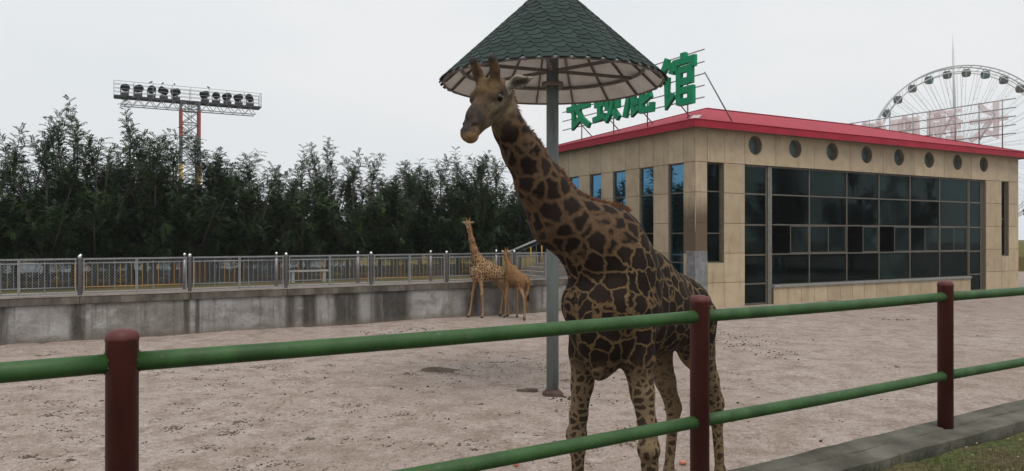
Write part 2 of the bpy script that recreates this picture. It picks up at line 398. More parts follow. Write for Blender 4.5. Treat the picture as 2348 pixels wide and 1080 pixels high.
FA = math.atan2(3.11, 5.06); FO = (-1.52, 2.84)            # near fence line: origin at a post, x along the fence, +y into the enclosure
KT = 1.45                                                  # kerb top
POSTS = [-3.0, 0.0, 3.14, 5.94, 8.9, 11.9]
def jitter_strip(mb, x0, x1, y0, y1, z0, z1, step=.25, j=.008):
    n = int((x1 - x0) / step); rows = []
    for i in range(n + 1):
        x = x0 + (x1 - x0) * i / n
        a = y0 + random.uniform(-j, j); b = y1 + random.uniform(-j, j); t = z1 + random.uniform(-.004, .004)
        rows.append([(x, a, z0), (x, a, t - .012), (x, a + .012, t), (x, b - .012, t), (x, b, t - .012), (x, b, z0)])
    vs = [p for r in rows for p in r]; fs = []
    for i in range(n):
        for k in range(5): fs.append((i * 6 + k, (i + 1) * 6 + k, (i + 1) * 6 + k + 1, i * 6 + k + 1))
    fs += [tuple(range(5, -1, -1)), tuple(n * 6 + k for k in range(6))]
    mb.add(vs, [tuple(reversed(f)) for f in fs])
mb = MB(); jitter_strip(mb, -14, 24, -.215, -.02, 1.20, KT - .006); jitter_strip(mb, -14, 24, -.018, .164, 1.20, KT)
k = mb.build('kerb', M['kerb'], None, (*FO, 0), FA); tag(k, 'weathered concrete kerb under the green and maroon railing', kind='structure')
rwall = MB(); rwall.box(-14, 24, -.16, .10, -.1, 1.198)
tag(rwall.build('retaining_wall', M['kerb'], None, (*FO, 0), FA), 'low concrete retaining wall below the railing kerb', 'wall')

def lawn_material():
    n = N('worn_lawn_soil'); c = n.coord()
    f = n.noise(c, 2.2, 6, .65)
    col = n.ramp(f, [(.33, (.115, .085, .05)), (.5, (.105, .095, .042)), (.68, (.07, .10, .028))])
    col = n.mix(n.ramp(n.noise(c, 24, 4, .6), [(.4, .6), (.55, 0.)]), col, (.03, .024, .014))
    n.link(col, n.b.inputs['Base Color']); n.b.inputs['Roughness'].default_value = .95; n.b.inputs['Specular IOR Level'].default_value = .1
    n.bump(n.noise(c, 18, 5, .65), .8, .03); return n.m
M['lawn_soil'] = lawn_material()
v, q = grid_sheet(np.concatenate([np.linspace(-60, -8, 8), np.arange(-6, 12, .12), np.linspace(14, 60, 8)]),
                  np.concatenate([np.linspace(-60, -6, 8), np.arange(-5, -.2, .08)]), lambda X, Y: 1.385 + (vnoise(X, Y, 2.1, 5) - .5) * .05 + (vnoise(X, Y, 6, 6) - .5) * .025)
v[:, 1] = np.minimum(v[:, 1], -.2)
lawn = mesh_obj('lawn', fast_mesh('lawn', v, q, True), M['lawn_soil'], None, (*FO, 0), FA); tag(lawn, 'worn lawn on the visitor side of the kerb', kind='structure')

def blades(n, xr, yr, zf, hgt, wid, dens, seed, lean=.6):
    rs = np.random.RandomState(seed); x = rs.uniform(*xr, n); y = rs.uniform(*yr, n)
    keep = rs.rand(n) < dens(x, y); x = x[keep]; y = y[keep]; n = len(x)
    a = rs.uniform(0, 2 * np.pi, n); h = rs.uniform(.4, 1, n) * hgt; wv = wid * rs.uniform(.6, 1.2, n); z = zf(x, y)
    ca, sa = np.cos(a), np.sin(a); le = rs.uniform(0, lean, n) * h; b = rs.uniform(0, 2 * np.pi, n)
    p0 = np.stack([x - ca * wv, y - sa * wv, z - .01], -1); p1 = np.stack([x + ca * wv, y + sa * wv, z - .01], -1)
    p2 = np.stack([x + np.cos(b) * le, y + np.sin(b) * le, z + h], -1)
    V = np.stack([p0, p1, p2], 1).reshape(-1, 3); T = np.arange(3 * n).reshape(-1, 3)
    me = fast_mesh('blades', V, T); t = me.attributes.new('tone', 'FLOAT', 'FACE'); t.data.foreach_set('value', rs.rand(n).astype(np.float32)); return me
lz = lambda X, Y: 1.385 + (vnoise(X, Y, 2.1, 5) - .5) * .05 + (vnoise(X, Y, 6, 6) - .5) * .025
M['grass'] = leaf_material('grass_blade', (.05, .058, .017), (.085, .105, .028), (.20, .18, .085))
gd = lambda x, y: .18 + .82 * sstep(.42, .66, vnoise(x, y, 1.3, 21) * .6 + vnoise(x, y, 4, 22) * .4)
gr = mesh_obj('grass', blades(60000, (2.0, 12), (-3.2, -.2), lz, .045, .0028, gd, 3), M['grass'], None, (*FO, 0), FA)
tag(gr, 'short patchy grass growing along the kerb', kind='stuff')
# dry leaf chips lying on the lawn
def chips(n, xr, yr, zf, size, dens, seed, flat=.25):
    rs = np.random.RandomState(seed); x = rs.uniform(*xr, n); y = rs.uniform(*yr, n)
    keep = rs.rand(n) < dens(x, y); x = x[keep]; y = y[keep]; n = len(x)
    z = zf(x, y) + .006; s = size * rs.uniform(.4, 1.2, n); a = rs.uniform(0, 6.28, n); r = rs.uniform(.25, .8, n)
    ca, sa = np.cos(a), np.sin(a); t1 = rs.uniform(-flat, flat, n); t2 = rs.uniform(-flat, flat, n)
    def P(u, w_, dz): return np.stack([x + ca * u * s - sa * w_ * s * r, y + sa * u * s + ca * w_ * s * r, z + dz * s], -1)
    V = np.stack([P(-1, 0, t1 * .5), P(-.1, -1, np.zeros(n)), P(1, .1, t2 + .1), P(.1, 1, np.abs(t1))], 1).reshape(-1, 3)
    return fast_mesh('chips', V, np.arange(4 * n).reshape(-1, 4))
M['dryleaf'] = simple('dry_leaf', (.36, .29, .17), .8, var=.5, scale=30)
tag(mesh_obj('dry_leaves', chips(900, (2.0, 12), (-3.2, -.25), lambda x, y: lz(x, y) + .018, .012, lambda x, y: .8 + 0 * x, 5, .5), M['dryleaf'], None, (*FO, 0), FA), 'pale dry leaf scraps scattered on the lawn', kind='stuff')

# litter and droppings in the enclosure
def litter(n, xr, yr, seed, dens):
    rs = np.random.RandomState(seed); V = []; Q = []; b = 0
    for _ in range(n):
        cx, cy = rs.uniform(*xr), rs.uniform(*yr)
        if rs.rand() > dens(cx, cy): continue
        m = int(2 + rs.exponential(7)); sp = rs.uniform(.02, .13)
        for k in range(m):
            x = cx + rs.normal(0, sp * 1.4); y = cy + rs.normal(0, sp); s = rs.uniform(.004, .028); a = rs.uniform(0, 3.14); l = s * rs.uniform(1, 3)
            zz = float(ground_z(np.array([x]), np.array([y]))[0]) + .004
            ca, sa = math.cos(a), math.sin(a); h = rs.uniform(.002, .016)
            V += [(x - ca * l, y - sa * l, zz - .01), (x + sa * s, y - ca * s, zz - .005), (x + ca * l, y + sa * l, zz - .01), (x - sa * s, y + ca * s, zz - .005), (x, y, zz + h)]
            Q += [(b, b + 1, b + 4), (b + 1, b + 2, b + 4), (b + 2, b + 3, b + 4), (b + 3, b, b + 4)]; b += 5
    return fast_mesh('litter', V, Q)
tag(mesh_obj('ground_litter', litter(1000, (-12, 9), (8.5, 19), 11, lambda x, y: (.95 if x < 2.5 else .16) * (.25 + .75 * float(sstep(.4, .6, vnoise(np.array([x]), np.array([y]), .6, 31)[0])))), M['tuft']), 'dry tufts and litter strewn over the sand', kind='stuff')
def pellets(spots, seed):
    rs = np.random.RandomState(seed); mb = MB()
    for cx, cy, sx, sy, n in spots:
        for _ in range(n):
            x = cx + rs.normal(0, sx); y = cy + rs.normal(0, sy); r = rs.uniform(.010, .021)
            z = float(ground_z(np.array([x]), np.array([y]))[0])
            mb.ball((x, y, z + r * .6), r * rs.uniform(.9, 1.5), r, r * .8, 6, 4)
    return mb
pm = pellets([(6.55, 20.6, .35, .8, 55), (6.9, 18.6, .4, .5, 28), (7.1, 22.0, .8, .25, 18), (.95, 13.5, .22, .18, 45), (1.6, 13.4, .5, .3, 14), (-3.0, 23.6, .7, .25, 30), (-4.2, 22.9, .5, .2, 20), (6.2, 22.9, .9, .3, 20), (14, 26.5, .35, .1, 40), (13, 22, 4, 3, 14), (-2, 15, 3, 2, 18), (4, 13, 4, 2, 18)], 5)
tag(pm.build('droppings', M['dung']), 'dark pellet droppings scattered on the sandy ground', kind='stuff')
# low dung-brown hollows scraped in the sand
for i, (cx, cy, r, lab) in enumerate([(-1.65, 16.3, .36, 'shallow brown scrape in the sand left of the sunshade pole'), (.3, 14.2, .2, 'small heap of dark dirt by the foot of the sunshade pole')]):
    rs = np.random.RandomState(40 + i); V = [(cx, cy, .055)]; Q = []
    for ring, (rr, hh) in enumerate(((.35, .05), (.7, .035), (1.0, -.03))):
        for kk in range(16):
            a = kk * math.pi / 8; e = rr * r * rs.uniform(.75, 1.2); V.append((cx + math.cos(a) * e * 1.3, cy + math.sin(a) * e * .8, hh * rs.uniform(.5, 1.3) + float(ground_z(np.array([cx]), np.array([cy]))[0])))
    Q += [(0, 1 + kk, 1 + (kk + 1) % 16) for kk in range(16)]
    for ring in range(2):
        for kk in range(16):
            a = 1 + ring * 16 + kk; b2 = 1 + ring * 16 + (kk + 1) % 16; Q += [(a, a + 16, b2 + 16), (a, b2 + 16, b2)]
    me = fast_mesh('dirt_mound', V, Q, True); tag(mesh_obj('dirt_mound', me, M['tuft']), lab, 'dirt')
for x, y, a, lab in ((2.27, 9.66, .4, 'chunk of orange carrot on the sand behind the maroon post'), (.06, 9.45, 1.2, 'bit of orange carrot lying between the giraffe and the lower rail')):
    mb = MB(); zz = float(ground_z(np.array([x]), np.array([y]))[0])
    mb.path([(-.05, 0, 0), (-.035, 0, .003), (.02, 0, .005), (.05, .01, 0)], [.018, .032, .028, .014], 9)
    o = mb.build('carrot_piece', M['carrot'], None, (x, y, zz + .03), a); tag(o, lab, 'carrot')

# ------------------------------------------------------------------ near railing
fence = empty('railing', (*FO, 0), FA); tag(fence, 'green pipe railing with round maroon posts along the kerb', 'railing')
mb = MB(); mb.lathe([(.0585, 0), (.0585, 1.15), (.0605, 1.152), (.0610, 1.162), (.0595, 1.168), (.0565, 1.178), (.048, 1.188), (.030, 1.1945), (.012, 1.197), (.0001, 1.1975)], 32)
pme = mb.mesh('post'); pme.materials.append(M['maroon'])
for i, x in enumerate(POSTS): mesh_obj('post', pme, None, fence, (x, 0, KT - .005), i * 1.3)
for zc in (2.51, 1.865):
    for i in range(len(POSTS) - 1):
        a, b = POSTS[i] + .05, POSTS[i + 1] - .05
        m2 = MB(); pts = []; rs_ = []
        for kk in range(13):
            x = a + (b - a) * kk / 12; pts.append((x - a, 0, -.006 * math.sin(math.pi * kk / 12))); rs_.append(.038 + random.uniform(-.0004, .0004))
        m2.path(pts, rs_, 24)
        for end in (0, 1):
            for q_ in range(16):
                ph = q_ * math.pi / 8; xo = math.sqrt(.0585 ** 2 - (.038 * math.cos(ph)) ** 2) - .05; rr_ = random.uniform(.0015, .0048); ph += random.uniform(-.15, .15)
                m2.ball(((xo + .002) if end == 0 else (b - a - xo - .002), .0385 * math.cos(ph), .0385 * math.sin(ph)), rr_, rr_ * 1.3, rr_ * 1.3, 6, 4)
        m2.build('rail', M['green'], fence, (a, 0, zc))

# ------------------------------------------------------------------ far retaining wall, terrain behind, fences
WA = math.atan2(9.14, 15.33); WO = (-14.03, 19.96)
WL0, WL1 = -14.0, 24.0
fw = empty('retaining_wall', (*WO, 0), WA); tag(fw, 'long stained concrete wall below the mesh fence', 'wall')
for i, x in enumerate(np.arange(-11, 24, 2.93)):
    pass
segs = [WL0, -6.93, -4.0, -1.04, 1.88, 4.81, 7.74, 10.67, 13.6, 16.53, 19.46, WL1]
for a, b in zip(segs[:-1], segs[1:]):
    m2 = MB(); m2.box(a + .002, b - .002, .06, .40, -.1, 1.06); m2.build('wall_bay', M['wallc'], fw)
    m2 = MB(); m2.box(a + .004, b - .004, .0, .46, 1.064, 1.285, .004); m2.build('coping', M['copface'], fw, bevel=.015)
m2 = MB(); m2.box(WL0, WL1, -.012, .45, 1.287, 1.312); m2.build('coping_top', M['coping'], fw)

BA = R(28.6); BO = (7.6, 30.2); BX, BY = 24.6, 12.0       # building frame: x along the glass front, y to the back
def loc2w(o, a, x, y): return (o[0] + math.cos(a) * x - math.sin(a) * y, o[1] + math.sin(a) * x + math.cos(a) * y)
def terrain_mat():
    n = N('park_grass'); c = n.coord(); f = n.noise(c, .5, 6, .6)
    col = n.ramp(f, [(.3, (.10, .085, .035)), (.5, (.14, .115, .045)), (.7, (.075, .09, .03))])
    n.link(col, n.b.inputs['Base Color']); n.b.inputs['Roughness'].default_value = 1.0; n.b.inputs['Specular IOR Level'].default_value = .0; n.bump(n.noise(c, 8, 5), .6, .05); return n.m
pts = [loc2w(WO, WA, -380, .44), loc2w(WO, WA, 18, .44), loc2w(WO, WA, 23.0, .44), loc2w(BO, BA, .15, 2.6), loc2w(BO, BA, .15, BY + .0), loc2w(BO, BA, BX + .5, BY + .3), (398, 240), (398, 398), (-398, 398), (-398, 0)]
m2 = MB(); n_ = len(pts); m2.add([(x, y, 1.25) for x, y in pts] + [(x, y, -.5) for x, y in pts],
    [tuple(range(n_))] + [((i + 1) % n_, i, i + n_, (i + 1) % n_ + n_) for i in range(n_)])
tag(m2.build('terrain', terrain_mat()), 'park ground behind the enclosure wall', kind='structure')
def strip(name, y0, y1, z, mat, label, x0=-60, x1=20.8):
    m2 = MB(); m2.box(x0, x1, y0, y1, z - .03, z); return tag(m2.build(name, mat, None, (*WO, 0), WA), label, kind='structure')
strip('path', .47, 2.4, 1.275, M['path'], 'pale paved walk behind the mesh fence')
strip('road', 11.5, 34, 1.268, M['road'], 'grey paved plaza beyond the trees', -80, 17)

# mesh fence on the wall: silver posts every bay, two framed mesh panels between
mf = empty('mesh_fence', (*WO, 1.312), WA); tag(mf, 'silver framed wire mesh fence standing on the stained wall', 'fence')
mb = MB(); mb.lathe([(.058, 0), (.058, 1.06), (.064, 1.065), (.064, 1.085), (.058, 1.09)], 16); fpost = mb.mesh('post'); fpost.materials.append(M['galv'])
mb = MB(); mb.ball((0, 0, 0), .056, nv=8); fcap = mb.mesh('cap'); fcap.materials.append(M['chrome'])
FPX = [1.88 + 2.93 * i for i in range(-3, 7)]
def wire_panel(wd, hg):
    mb = MB(); st = .085; r = .0026
    n = int((wd + hg) / st)
    for i in range(n):
        for sgn in (1, -1):
            c0 = i * st
            x0 = max(0, c0 - hg); x1 = min(wd, c0)
            if x1 - x0 < .02: continue
            za = c0 - x0; zb = c0 - x1
            p = [(x0, za), (x1, zb)]
            if sgn < 0: p = [(wd - x, z) for x, z in p]
            mb.bar((p[0][0], .004 * sgn, p[0][1]), (p[1][0], .004 * sgn, p[1][1]), r * 2)
    return mb.mesh('wire_mesh')
PW = 1.34; wires = wire_panel(PW - .09, .93); wires.materials.append(M['galv'])
fr = MB()
fr.bar((0, 0, .03), (0, 0, 1.02), .055, .035); fr.bar((PW, 0, .03), (PW, 0, 1.02), .055, .035)
fr.bar((-.027, 0, 1.045), (PW + .027, 0, 1.045), .035, .05); fr.bar((.027, 0, .055), (PW - .027, 0, .055), .03, .04)
frm = fr.mesh('panel_frame'); frm.materials.append(M['galv'])
for x in FPX:
    p = mesh_obj('post', fpost, None, mf, (x, .16, 0)); c = mesh_obj('cap', fcap, None, p, (0, 0, 1.115))
    for s_ in (0, 1):
        f = mesh_obj('panel_frame', frm, None, mf, (x + .105 + s_ * 1.38, .16, 0))
        if x < 17: wq = mesh_obj('wire_mesh', wires, None, f, (.045, 0, .075)); wq['kind'] = 'stuff'

# balustrade behind it: ball topped posts, vertical bars, some of them yellow
bf = empty('balustrade', (*loc2w(WO, WA, 0, 1.45), 1.275), WA); tag(bf, 'balustrade of yellow and silver upright bars with ball topped posts', 'balustrade')
mb = MB(); mb.lathe([(.06, 0), (.06, .98), (.045, .985), (.045, 1.0), (.068, 1.005), (.068, 1.05), (.03, 1.07), (.022, 1.10)], 14); bp = mb.mesh('post'); bp.materials.append(simple('purple_grey_steel', (.21, .19, .205), .4, .5, .2))
mb = MB(); mb.ball((0, 0, 0), .055); bb = mb.mesh('ball'); bb.materials.append(M['chrome'])
mb = MB(); mb.tube((0, 0, .2), (0, 0, .905), .0085, n=8, caps=False); barS = mb.mesh('bar'); barS.materials.append(M['silver']); barY = barS.copy(); barY.materials.clear(); barY.materials.append(M['yellow'])
mb = MB(); mb.tube((0, 0, .0), (0, 0, .98), .014, n=8, caps=False); barT = mb.mesh('bar'); barT.materials.append(M['galv'])
BPX = [1.9 + 2.91 * i for i in range(-3, 7)]
rr = random.Random(4)
yprob = {-4: .2, -1: .25, 2: .35, 5: .3, 8: .3, 11: .5, 14: .6}
for i, x in enumerate(BPX):
    p = mesh_obj('post', bp, None, bf, (x, 0, 0)); mesh_obj('ball', bb, None, p, (0, 0, 1.15))
    if i == len(BPX) - 1: break
    m2 = MB(); m2.tube((.06, 0, .92), (2.85, 0, .92), .02, n=8); m2.build('top_rail', M['galv'], bf, (x, 0, 0))
    m2 = MB(); m2.tube((.06, 0, .19), (2.85, 0, .19), .016, n=8); m2.build('bottom_rail', M['galv'] if i % 3 else M['yellow'], bf, (x, 0, 0))
    for kk in range(1, 19):
        bx = x + kk * 2.91 / 19
        if kk in (6, 13): mesh_obj('bar', barT, None, bf, (bx, 0, 0)); continue
        yy = rr.random() < (.2 + .05 * i); mesh_obj('bar', barY if yy else barS, None, bf, (bx, 0, 0))

# ------------------------------------------------------------------ giraffe house
bld = empty('giraffe_house', (*BO, 0), BA); tag(bld, 'beige stone clad giraffe house with red hip roof and dark glass front', 'building')
def fbox(mb, f, s0, s1, d0, d1, z0, z1):
    if f == 'R': mb.box(s0, s1, d0, d1, z0, z1)
    else: mb.box(d0, d1, s0, s1, z0, z1)
ZT = 7.6
def backing(f, length, openings, circles=(), start=0.0):
    ss = sorted({start, length, *[o[0] for o in openings], *[o[1] for o in openings], *[c[0] - c[2] for c in circles], *[c[0] + c[2] for c in circles]})
    zs = sorted({0.0, ZT, *[o[2] for o in openings], *[o[3] for o in openings], *[c[1] - c[2] for c in circles], *[c[1] + c[2] for c in circles]})
    mb = MB()
    for a, b in zip(ss[:-1], ss[1:]):
        run = None
        for c, d in zip(zs[:-1], zs[1:]):
            m, h = (a + b) / 2, (c + d) / 2
            hole = any(o[0] < m < o[1] and o[2] < h < o[3] for o in openings) or any(abs(m - q[0]) < q[2] and abs(h - q[1]) < q[2] for q in circles)
            if hole:
                if run: fbox(mb, f, a, b, .032, .32, run[0], run[1]); run = None
            else: run = (run[0], d) if run else (c, d)
        if run: fbox(mb, f, a, b, .032, .32, run[0], run[1])
    for cx, cz, r in circles:
        hole_plate(mb, f, cx - r, cx + r, cz - r, cz + r, cx, cz, r - .004, .032, .32)
    return mb
def hole_plate(mb, f, s0, s1, z0, z1, cx, cz, r, d0, d1, n=32):
    inn = [(cx + r * math.cos(2 * math.pi * k / n), cz + r * math.sin(2 * math.pi * k / n)) for k in range(n)]
    out = []
    for k in range(n):
        dx, dz = math.cos(2 * math.pi * k / n), math.sin(2 * math.pi * k / n)
        tx = ((s1 - cx) / dx if dx > 1e-6 else (s0 - cx) / dx if dx < -1e-6 else 1e9); tz = ((z1 - cz) / dz if dz > 1e-6 else (z0 - cz) / dz if dz < -1e-6 else 1e9)
        t = min(tx, tz); out.append((cx + dx * t, cz + dz * t))
    # snap the nearest outline points to the corners
    for c in ((s0, z0), (s0, z1), (s1, z0), (s1, z1)):
        k = min(range(n), key=lambda i: (out[i][0] - c[0]) ** 2 + (out[i][1] - c[1]) ** 2); out[k] = c
    P = lambda s, d, z: (s, d, z) if f == 'R' else (d, s, z)
    vs = [P(a, d0, b) for a, b in inn] + [P(a, d0, b) for a, b in out] + [P(a, d1, b) for a, b in inn] + [P(a, d1, b) for a, b in out]
    fs = []
    for k in range(n):
        j = (k + 1) % n
        fs += [(k, n + k, n + j, j), (2 * n + j, 3 * n + j, 3 * n + k, 2 * n + k), (j, 2 * n + j, 2 * n + k, k), (n + k, 3 * n + k, 3 * n + j, n + j)]
    if f == 'L': fs = [tuple(reversed(q)) for q in fs]
    mb.add(vs, fs)
G = .011
def panel(f, s0, s1, z0, z1, d1=.03, mat=None, circle=None):
    mb = MB(); pr = random.uniform(-.0025, .0025)
    if circle: hole_plate(mb, f, s0 + G, s1 - G, z0 + G, z1 - G, *circle, pr, d1)
    else: fbox(mb, f, s0 + G, s1 - G, pr, d1, z0 + G, z1 - G)
    return mb.build('panel', mat or M['panel'], wall_r if f == 'R' else wall_l)
# openings
CIR = [(3.48, 7.0, .42), (6.01, 7.0, .42), (8.53, 7.0, .42), (11.05, 7.0, .42), (13.57, 7.0, .42), (16.1, 7.0, .42), (18.62, 7.0, .42), (21.1, 7.0, .42)]
OPR = [(.67, 1.62, 1.9, 6.14), (2.84, 21.3, 0, 6.14), (22.85, 23.6, 1.92, 6.14)]
WL = [(.72, 1.69), (2.68, 3.67), (4.70, 5.70), (6.65, 7.66), (8.62, 9.60)]
OPL = [(a, b, 1.36, 6.14) for a, b in WL]
wall_r = backing('R', BX, OPR, CIR, .032).build('wall', M['reveal'], bld); tag(wall_r, 'glazed front wall with a row of round windows above')
wall_l = backing('L', BY, OPL, (), .325).build('wall', M['reveal'], bld); tag(wall_l, 'side wall with five tall narrow windows')
m2 = MB(); m2.box(.33, BX, BY - .3, BY, 0, ZT); m2.box(BX - .3, BX, .33, BY - .31, 0, ZT); m2.build('rear_wall', M['backing'], bld)
m2 = MB(); m2.box(.34, BX - .32, .34, BY - .32, -.02, .04); m2.build('floor', M['floorin'], bld)
m2 = MB(); m2.box(.34, BX - .32, .34, BY - .32, 6.9, 7.0); m2.build('ceiling', M['interior'], bld)
for x in (6.9, 12.0, 17.1): m2 = MB(); m2.box(x, x + .35, 4.2, 4.55, .041, 6.899); m2.build('column', M['interior'], bld)
for x in (2.5, 9.4, 14.5, 19.6): m2 = MB(); m2.box(x, x + .12, 5.5, BY - .4, .041, 3.2); m2.build('stall_partition', M['interior'], bld)
ROWZ = [0, 1.05, 2.30, 3.58, 4.87, 6.14]
# front panels
TB = [0.003, .67, 1.66, 2.84, 4.75, 7.27, 9.8, 12.3, 14.85, 17.4, 19.9, 22.3, 23.6, 24.597]
for a, b in zip(TB[:-1], TB[1:]):
    cc = [c for c in CIR if a < c[0] < b]
    panel('R', a, b, 6.14, ZT, circle=cc[0] if cc else None)
for z0, z1 in zip(ROWZ[:-1], ROWZ[1:]):
    panel('R', .003, .67, z0, z1); panel('R', 1.62, 2.84, z0, z1)
    panel('R', 21.3, 22.85, z0, z1); panel('R', 23.6, 24.597, z0, z1)
for z0, z1 in ((0, 1.05), (1.05, 1.9)): panel('R', .67, 1.62, z0, z1); panel('R', 22.85, 23.6, z0, z1 + (.02 if z1 > 1.5 else 0))
# side panels
SB = [.031] + [e for ab in WL for e in ab] + [10.8, BY]
for a, b in zip(SB[:-1], SB[1:]): panel('L', a, b, 6.14, ZT)
piers = [(.031, .72), (1.69, 2.68), (3.67, 4.70), (5.70, 6.65), (7.66, 8.62), (9.60, 10.8), (10.8, BY)]
for a, b in piers:
    for z0, z1 in zip(ROWZ[:-1], ROWZ[1:]): panel('L', a, b, z0, z1)
for a, b in WL: panel('L', a, b, 0, 1.36)
# glazing: frame bars and panes
def window_unit(f, s0, s1, zs, depth, glass, cols=None, fw_=.05, name='window', sash=False):
    mb = MB(); cols = cols or [s0, s1]
    for i, s in enumerate(cols):
        e = s + (fw_ / 2 if i == 0 else -fw_ / 2 if i == len(cols) - 1 else 0)
        fbox(mb, f, e - fw_ / 2, e + fw_ / 2, depth, depth + .07, zs[0], zs[-1])
    for i, z in enumerate(zs):
        e = z + (fw_ / 2 if i == 0 else -fw_ / 2 if i == len(zs) - 1 else 0)
        for a, b in zip(cols[:-1], cols[1:]):
            fbox(mb, f, a + fw_ * .55, b - fw_ * .55, depth + .006, depth + .064, e - fw_ / 2, e + fw_ / 2)
    wo = mb.build(name, M['frame'], bld)
    for a, b in zip(cols[:-1], cols[1:]):
        for c, d in zip(zs[:-1], zs[1:]):
            p = MB(); tl = random.uniform(-.004, .004)
            fbox(p, f, a + .02, b - .02, depth + .028 + tl, depth + .036 + tl, c + .02, d - .02); p.build('pane', glass, wo)
    return wo
for a, b in WL: window_unit('L', a, b, [1.36, 1.9, 3.15, 4.88, 6.14], .10, M['gblue'], fw_=.06)
window_unit('R', .67, 1.62, [1.9, 3.15, 4.93, 6.14], .22, M['gdark'])
window_unit('R', 22.85, 23.6, [1.92, 4.0, 6.14], .22, M['gdark'])
GZ = [.85, 2.22, 3.54, 4.88, 6.14]
window_unit('R', 2.84, 4.33, [.02, .93, 2.2, 3.52, 4.88, 6.14], .14, M['gdark'], fw_=.07)
GC = [4.63, 7.11, 9.75, 12.18, 14.68, 17.22, 19.82]
# big glazing built cell by cell so that the sliding sashes in the third row can stand open
mb = MB()
for i, s in enumerate(GC): fbox(mb, 'R', s - .035, s + .035, .14, .22, .85, 6.14)
for z in GZ:
    for a, b in zip(GC[:-1], GC[1:]): fbox(mb, 'R', a + .036, b - .036, .146, .214, z - .03 if z < 6.1 else z - .06, z + .03 if z < 6.1 else z)
curtain = mb.build('glass_wall', M['frame'], bld)
for ci, (a, b) in enumerate(zip(GC[:-1], GC[1:])):
    for ri, (c, d) in enumerate(zip(GZ[:-1], GZ[1:])):
        if ri != 1:
            p = MB(); tl = random.uniform(-.006, .006); fbox(p, 'R', a + .03, b - .03, .168 + tl, .176 + tl, c + .025, d - .025); p.build('pane', M[('gdark', 'gdark2', 'gdark3', 'gdark')[(ci * 3 + ri * 5 + ci * ri) % 4]], curtain)
        else:
            opened = ci in (0, 2, 3); m = (a + b) / 2
            halves = [(m - .02, b - .04)] if opened else [(a + .04, m + .02), (m - .02, b - .04)]
            for hi, (s0, s1) in enumerate(halves):
                dd = .15 if hi == 0 else .19
                q = MB()
                for s in (s0 + .02, s1 - .02): fbox(q, 'R', s - .02, s + .02, dd, dd + .03, c + .032, d - .032)
                for z in (c + .052, d - .052): fbox(q, 'R', s0 + .041, s1 - .041, dd, dd + .03, z - .02, z + .02)
                sash = q.build('sash', M['frame'], curtain)
                p = MB(); fbox(p, 'R', s0 + .03, s1 - .03, dd + .012, dd + .018, c + .05, d - .05); p.build('pane', M['gdark2' if hi or opened else 'gdark'], sash)
window_unit('R', 19.9, 21.07, [.02, .93, 2.2, 3.52, 4.88, 6.14], .14, M['gdark'], fw_=.07)
m2 = MB(); fbox(m2, 'R', 4.36, 4.46, .09, .25, 0, 6.14); fbox(m2, 'R', 4.49, 4.59, .105, .24, 0, 6.14); m2.build('frame_post', M['frame_l'], bld)
m2 = MB(); fbox(m2, 'R', 21.08, 21.3, .16, .3, 0, 6.14); m2.build('frame_post', M['frame'], bld)
m2 = MB(); fbox(m2, 'R', 4.62, 19.86, -.05, .135, .735, .845); m2.build('sill', M['sill'], bld, bevel=.01)
lw = MB(); fbox(lw, 'R', 4.62, 19.86, .05, .25, 0, .73); low = lw.build('low_wall', M['backing'], bld)
for i in range(17):
    a = 4.63 + i * (15.22 / 17); p = MB(); fbox(p, 'R', a + G, a + 15.22 / 17 - G, .018, .048, 0, .733); p.build('tile', M['panel'], low)
# round windows: glass disc with a slim ring
for cx, cz, r in CIR:
    mb = MB(); n = 28
    for rr_, d in ((r - .01, .2),): pass
    vs = [(cx + (r - .012) * math.cos(2 * math.pi * k / n), .235, cz + (r - .012) * math.sin(2 * math.pi * k / n)) for k in range(n)]
    vs += [(x, .245, z) for x, y, z in vs]
    mb.add(vs, [tuple(reversed(range(n))) if False else tuple(range(n)), tuple(reversed(range(n, 2 * n)))] + [((k + 1) % n, k, n + k, n + (k + 1) % n) for k in range(n)])
    rw = MB(); rw.ring(r - .03, .022, (cx, .22, cz), 28, 6, 'y'); ro = rw.build('round_window', M['frame'], bld); mb.build('pane', M['pale_reflection_glass'], ro)
# damaged corner: grey cement repair, brown stain and cracked strip
def corner_slab(mb, z0, z1, s0, t):
    n = 9
    for f in ('R', 'L'):
        pass
m2 = MB()
zl = np.linspace(.35, 2.42, 12); rj = random.Random(8)
def slab_face(mb, prof, f, off):
    # irregular slab lying on the corner face f, prof: list of (z, width)
    vs = []
    for z, wd in prof:
        for s in (0.0 if f == 'R' else .0, wd):
            for d in (-off, .0):
                vs.append((s - (off if s == 0 else 0), d - .001, z) if f == 'R' else (d - .001, s, z))
    n = len(prof); fs = []
    for i in range(n - 1):
        b = i * 4; c = b + 4
        fs += [(b, b + 2, c + 2, c), (b + 2, b + 3, c + 3, c + 2), (b + 1, c + 1, c + 3, b + 3), (b, c, c + 1, b + 1)]
    fs += [(0, 1, 3, 2), ((n - 1) * 4, (n - 1) * 4 + 2, (n - 1) * 4 + 3, (n - 1) * 4 + 1)]
    if f == 'L': fs = [tuple(reversed(q)) for q in fs]
    mb.add(vs, fs)
slab_face(m2, [(z, .64 + rj.uniform(-.03, .025)) for z in zl], 'R', .035)
slab_face(m2, [(z, .53 + rj.uniform(-.06, .03)) for z in zl], 'L', .03)
cp = m2.build('cement_repair', M['cement'], bld); tag(cp, 'rough grey cement repair over the damaged corner')
def stain_mat():
    n = N('rust_brown_stain'); c = n.coord()
    col = n.ramp(n.noise(c, 2.5, 6, .65), [(.3, (.055, .034, .017)), (.55, (.11, .07, .035)), (.75, (.22, .16, .095))])
    n.link(col, n.b.inputs['Base Color']); n.b.inputs['Roughness'].default_value = .85; n.bump(n.noise(c, 30, 4), .4, .01); return n.m
M['stain'] = stain_mat()
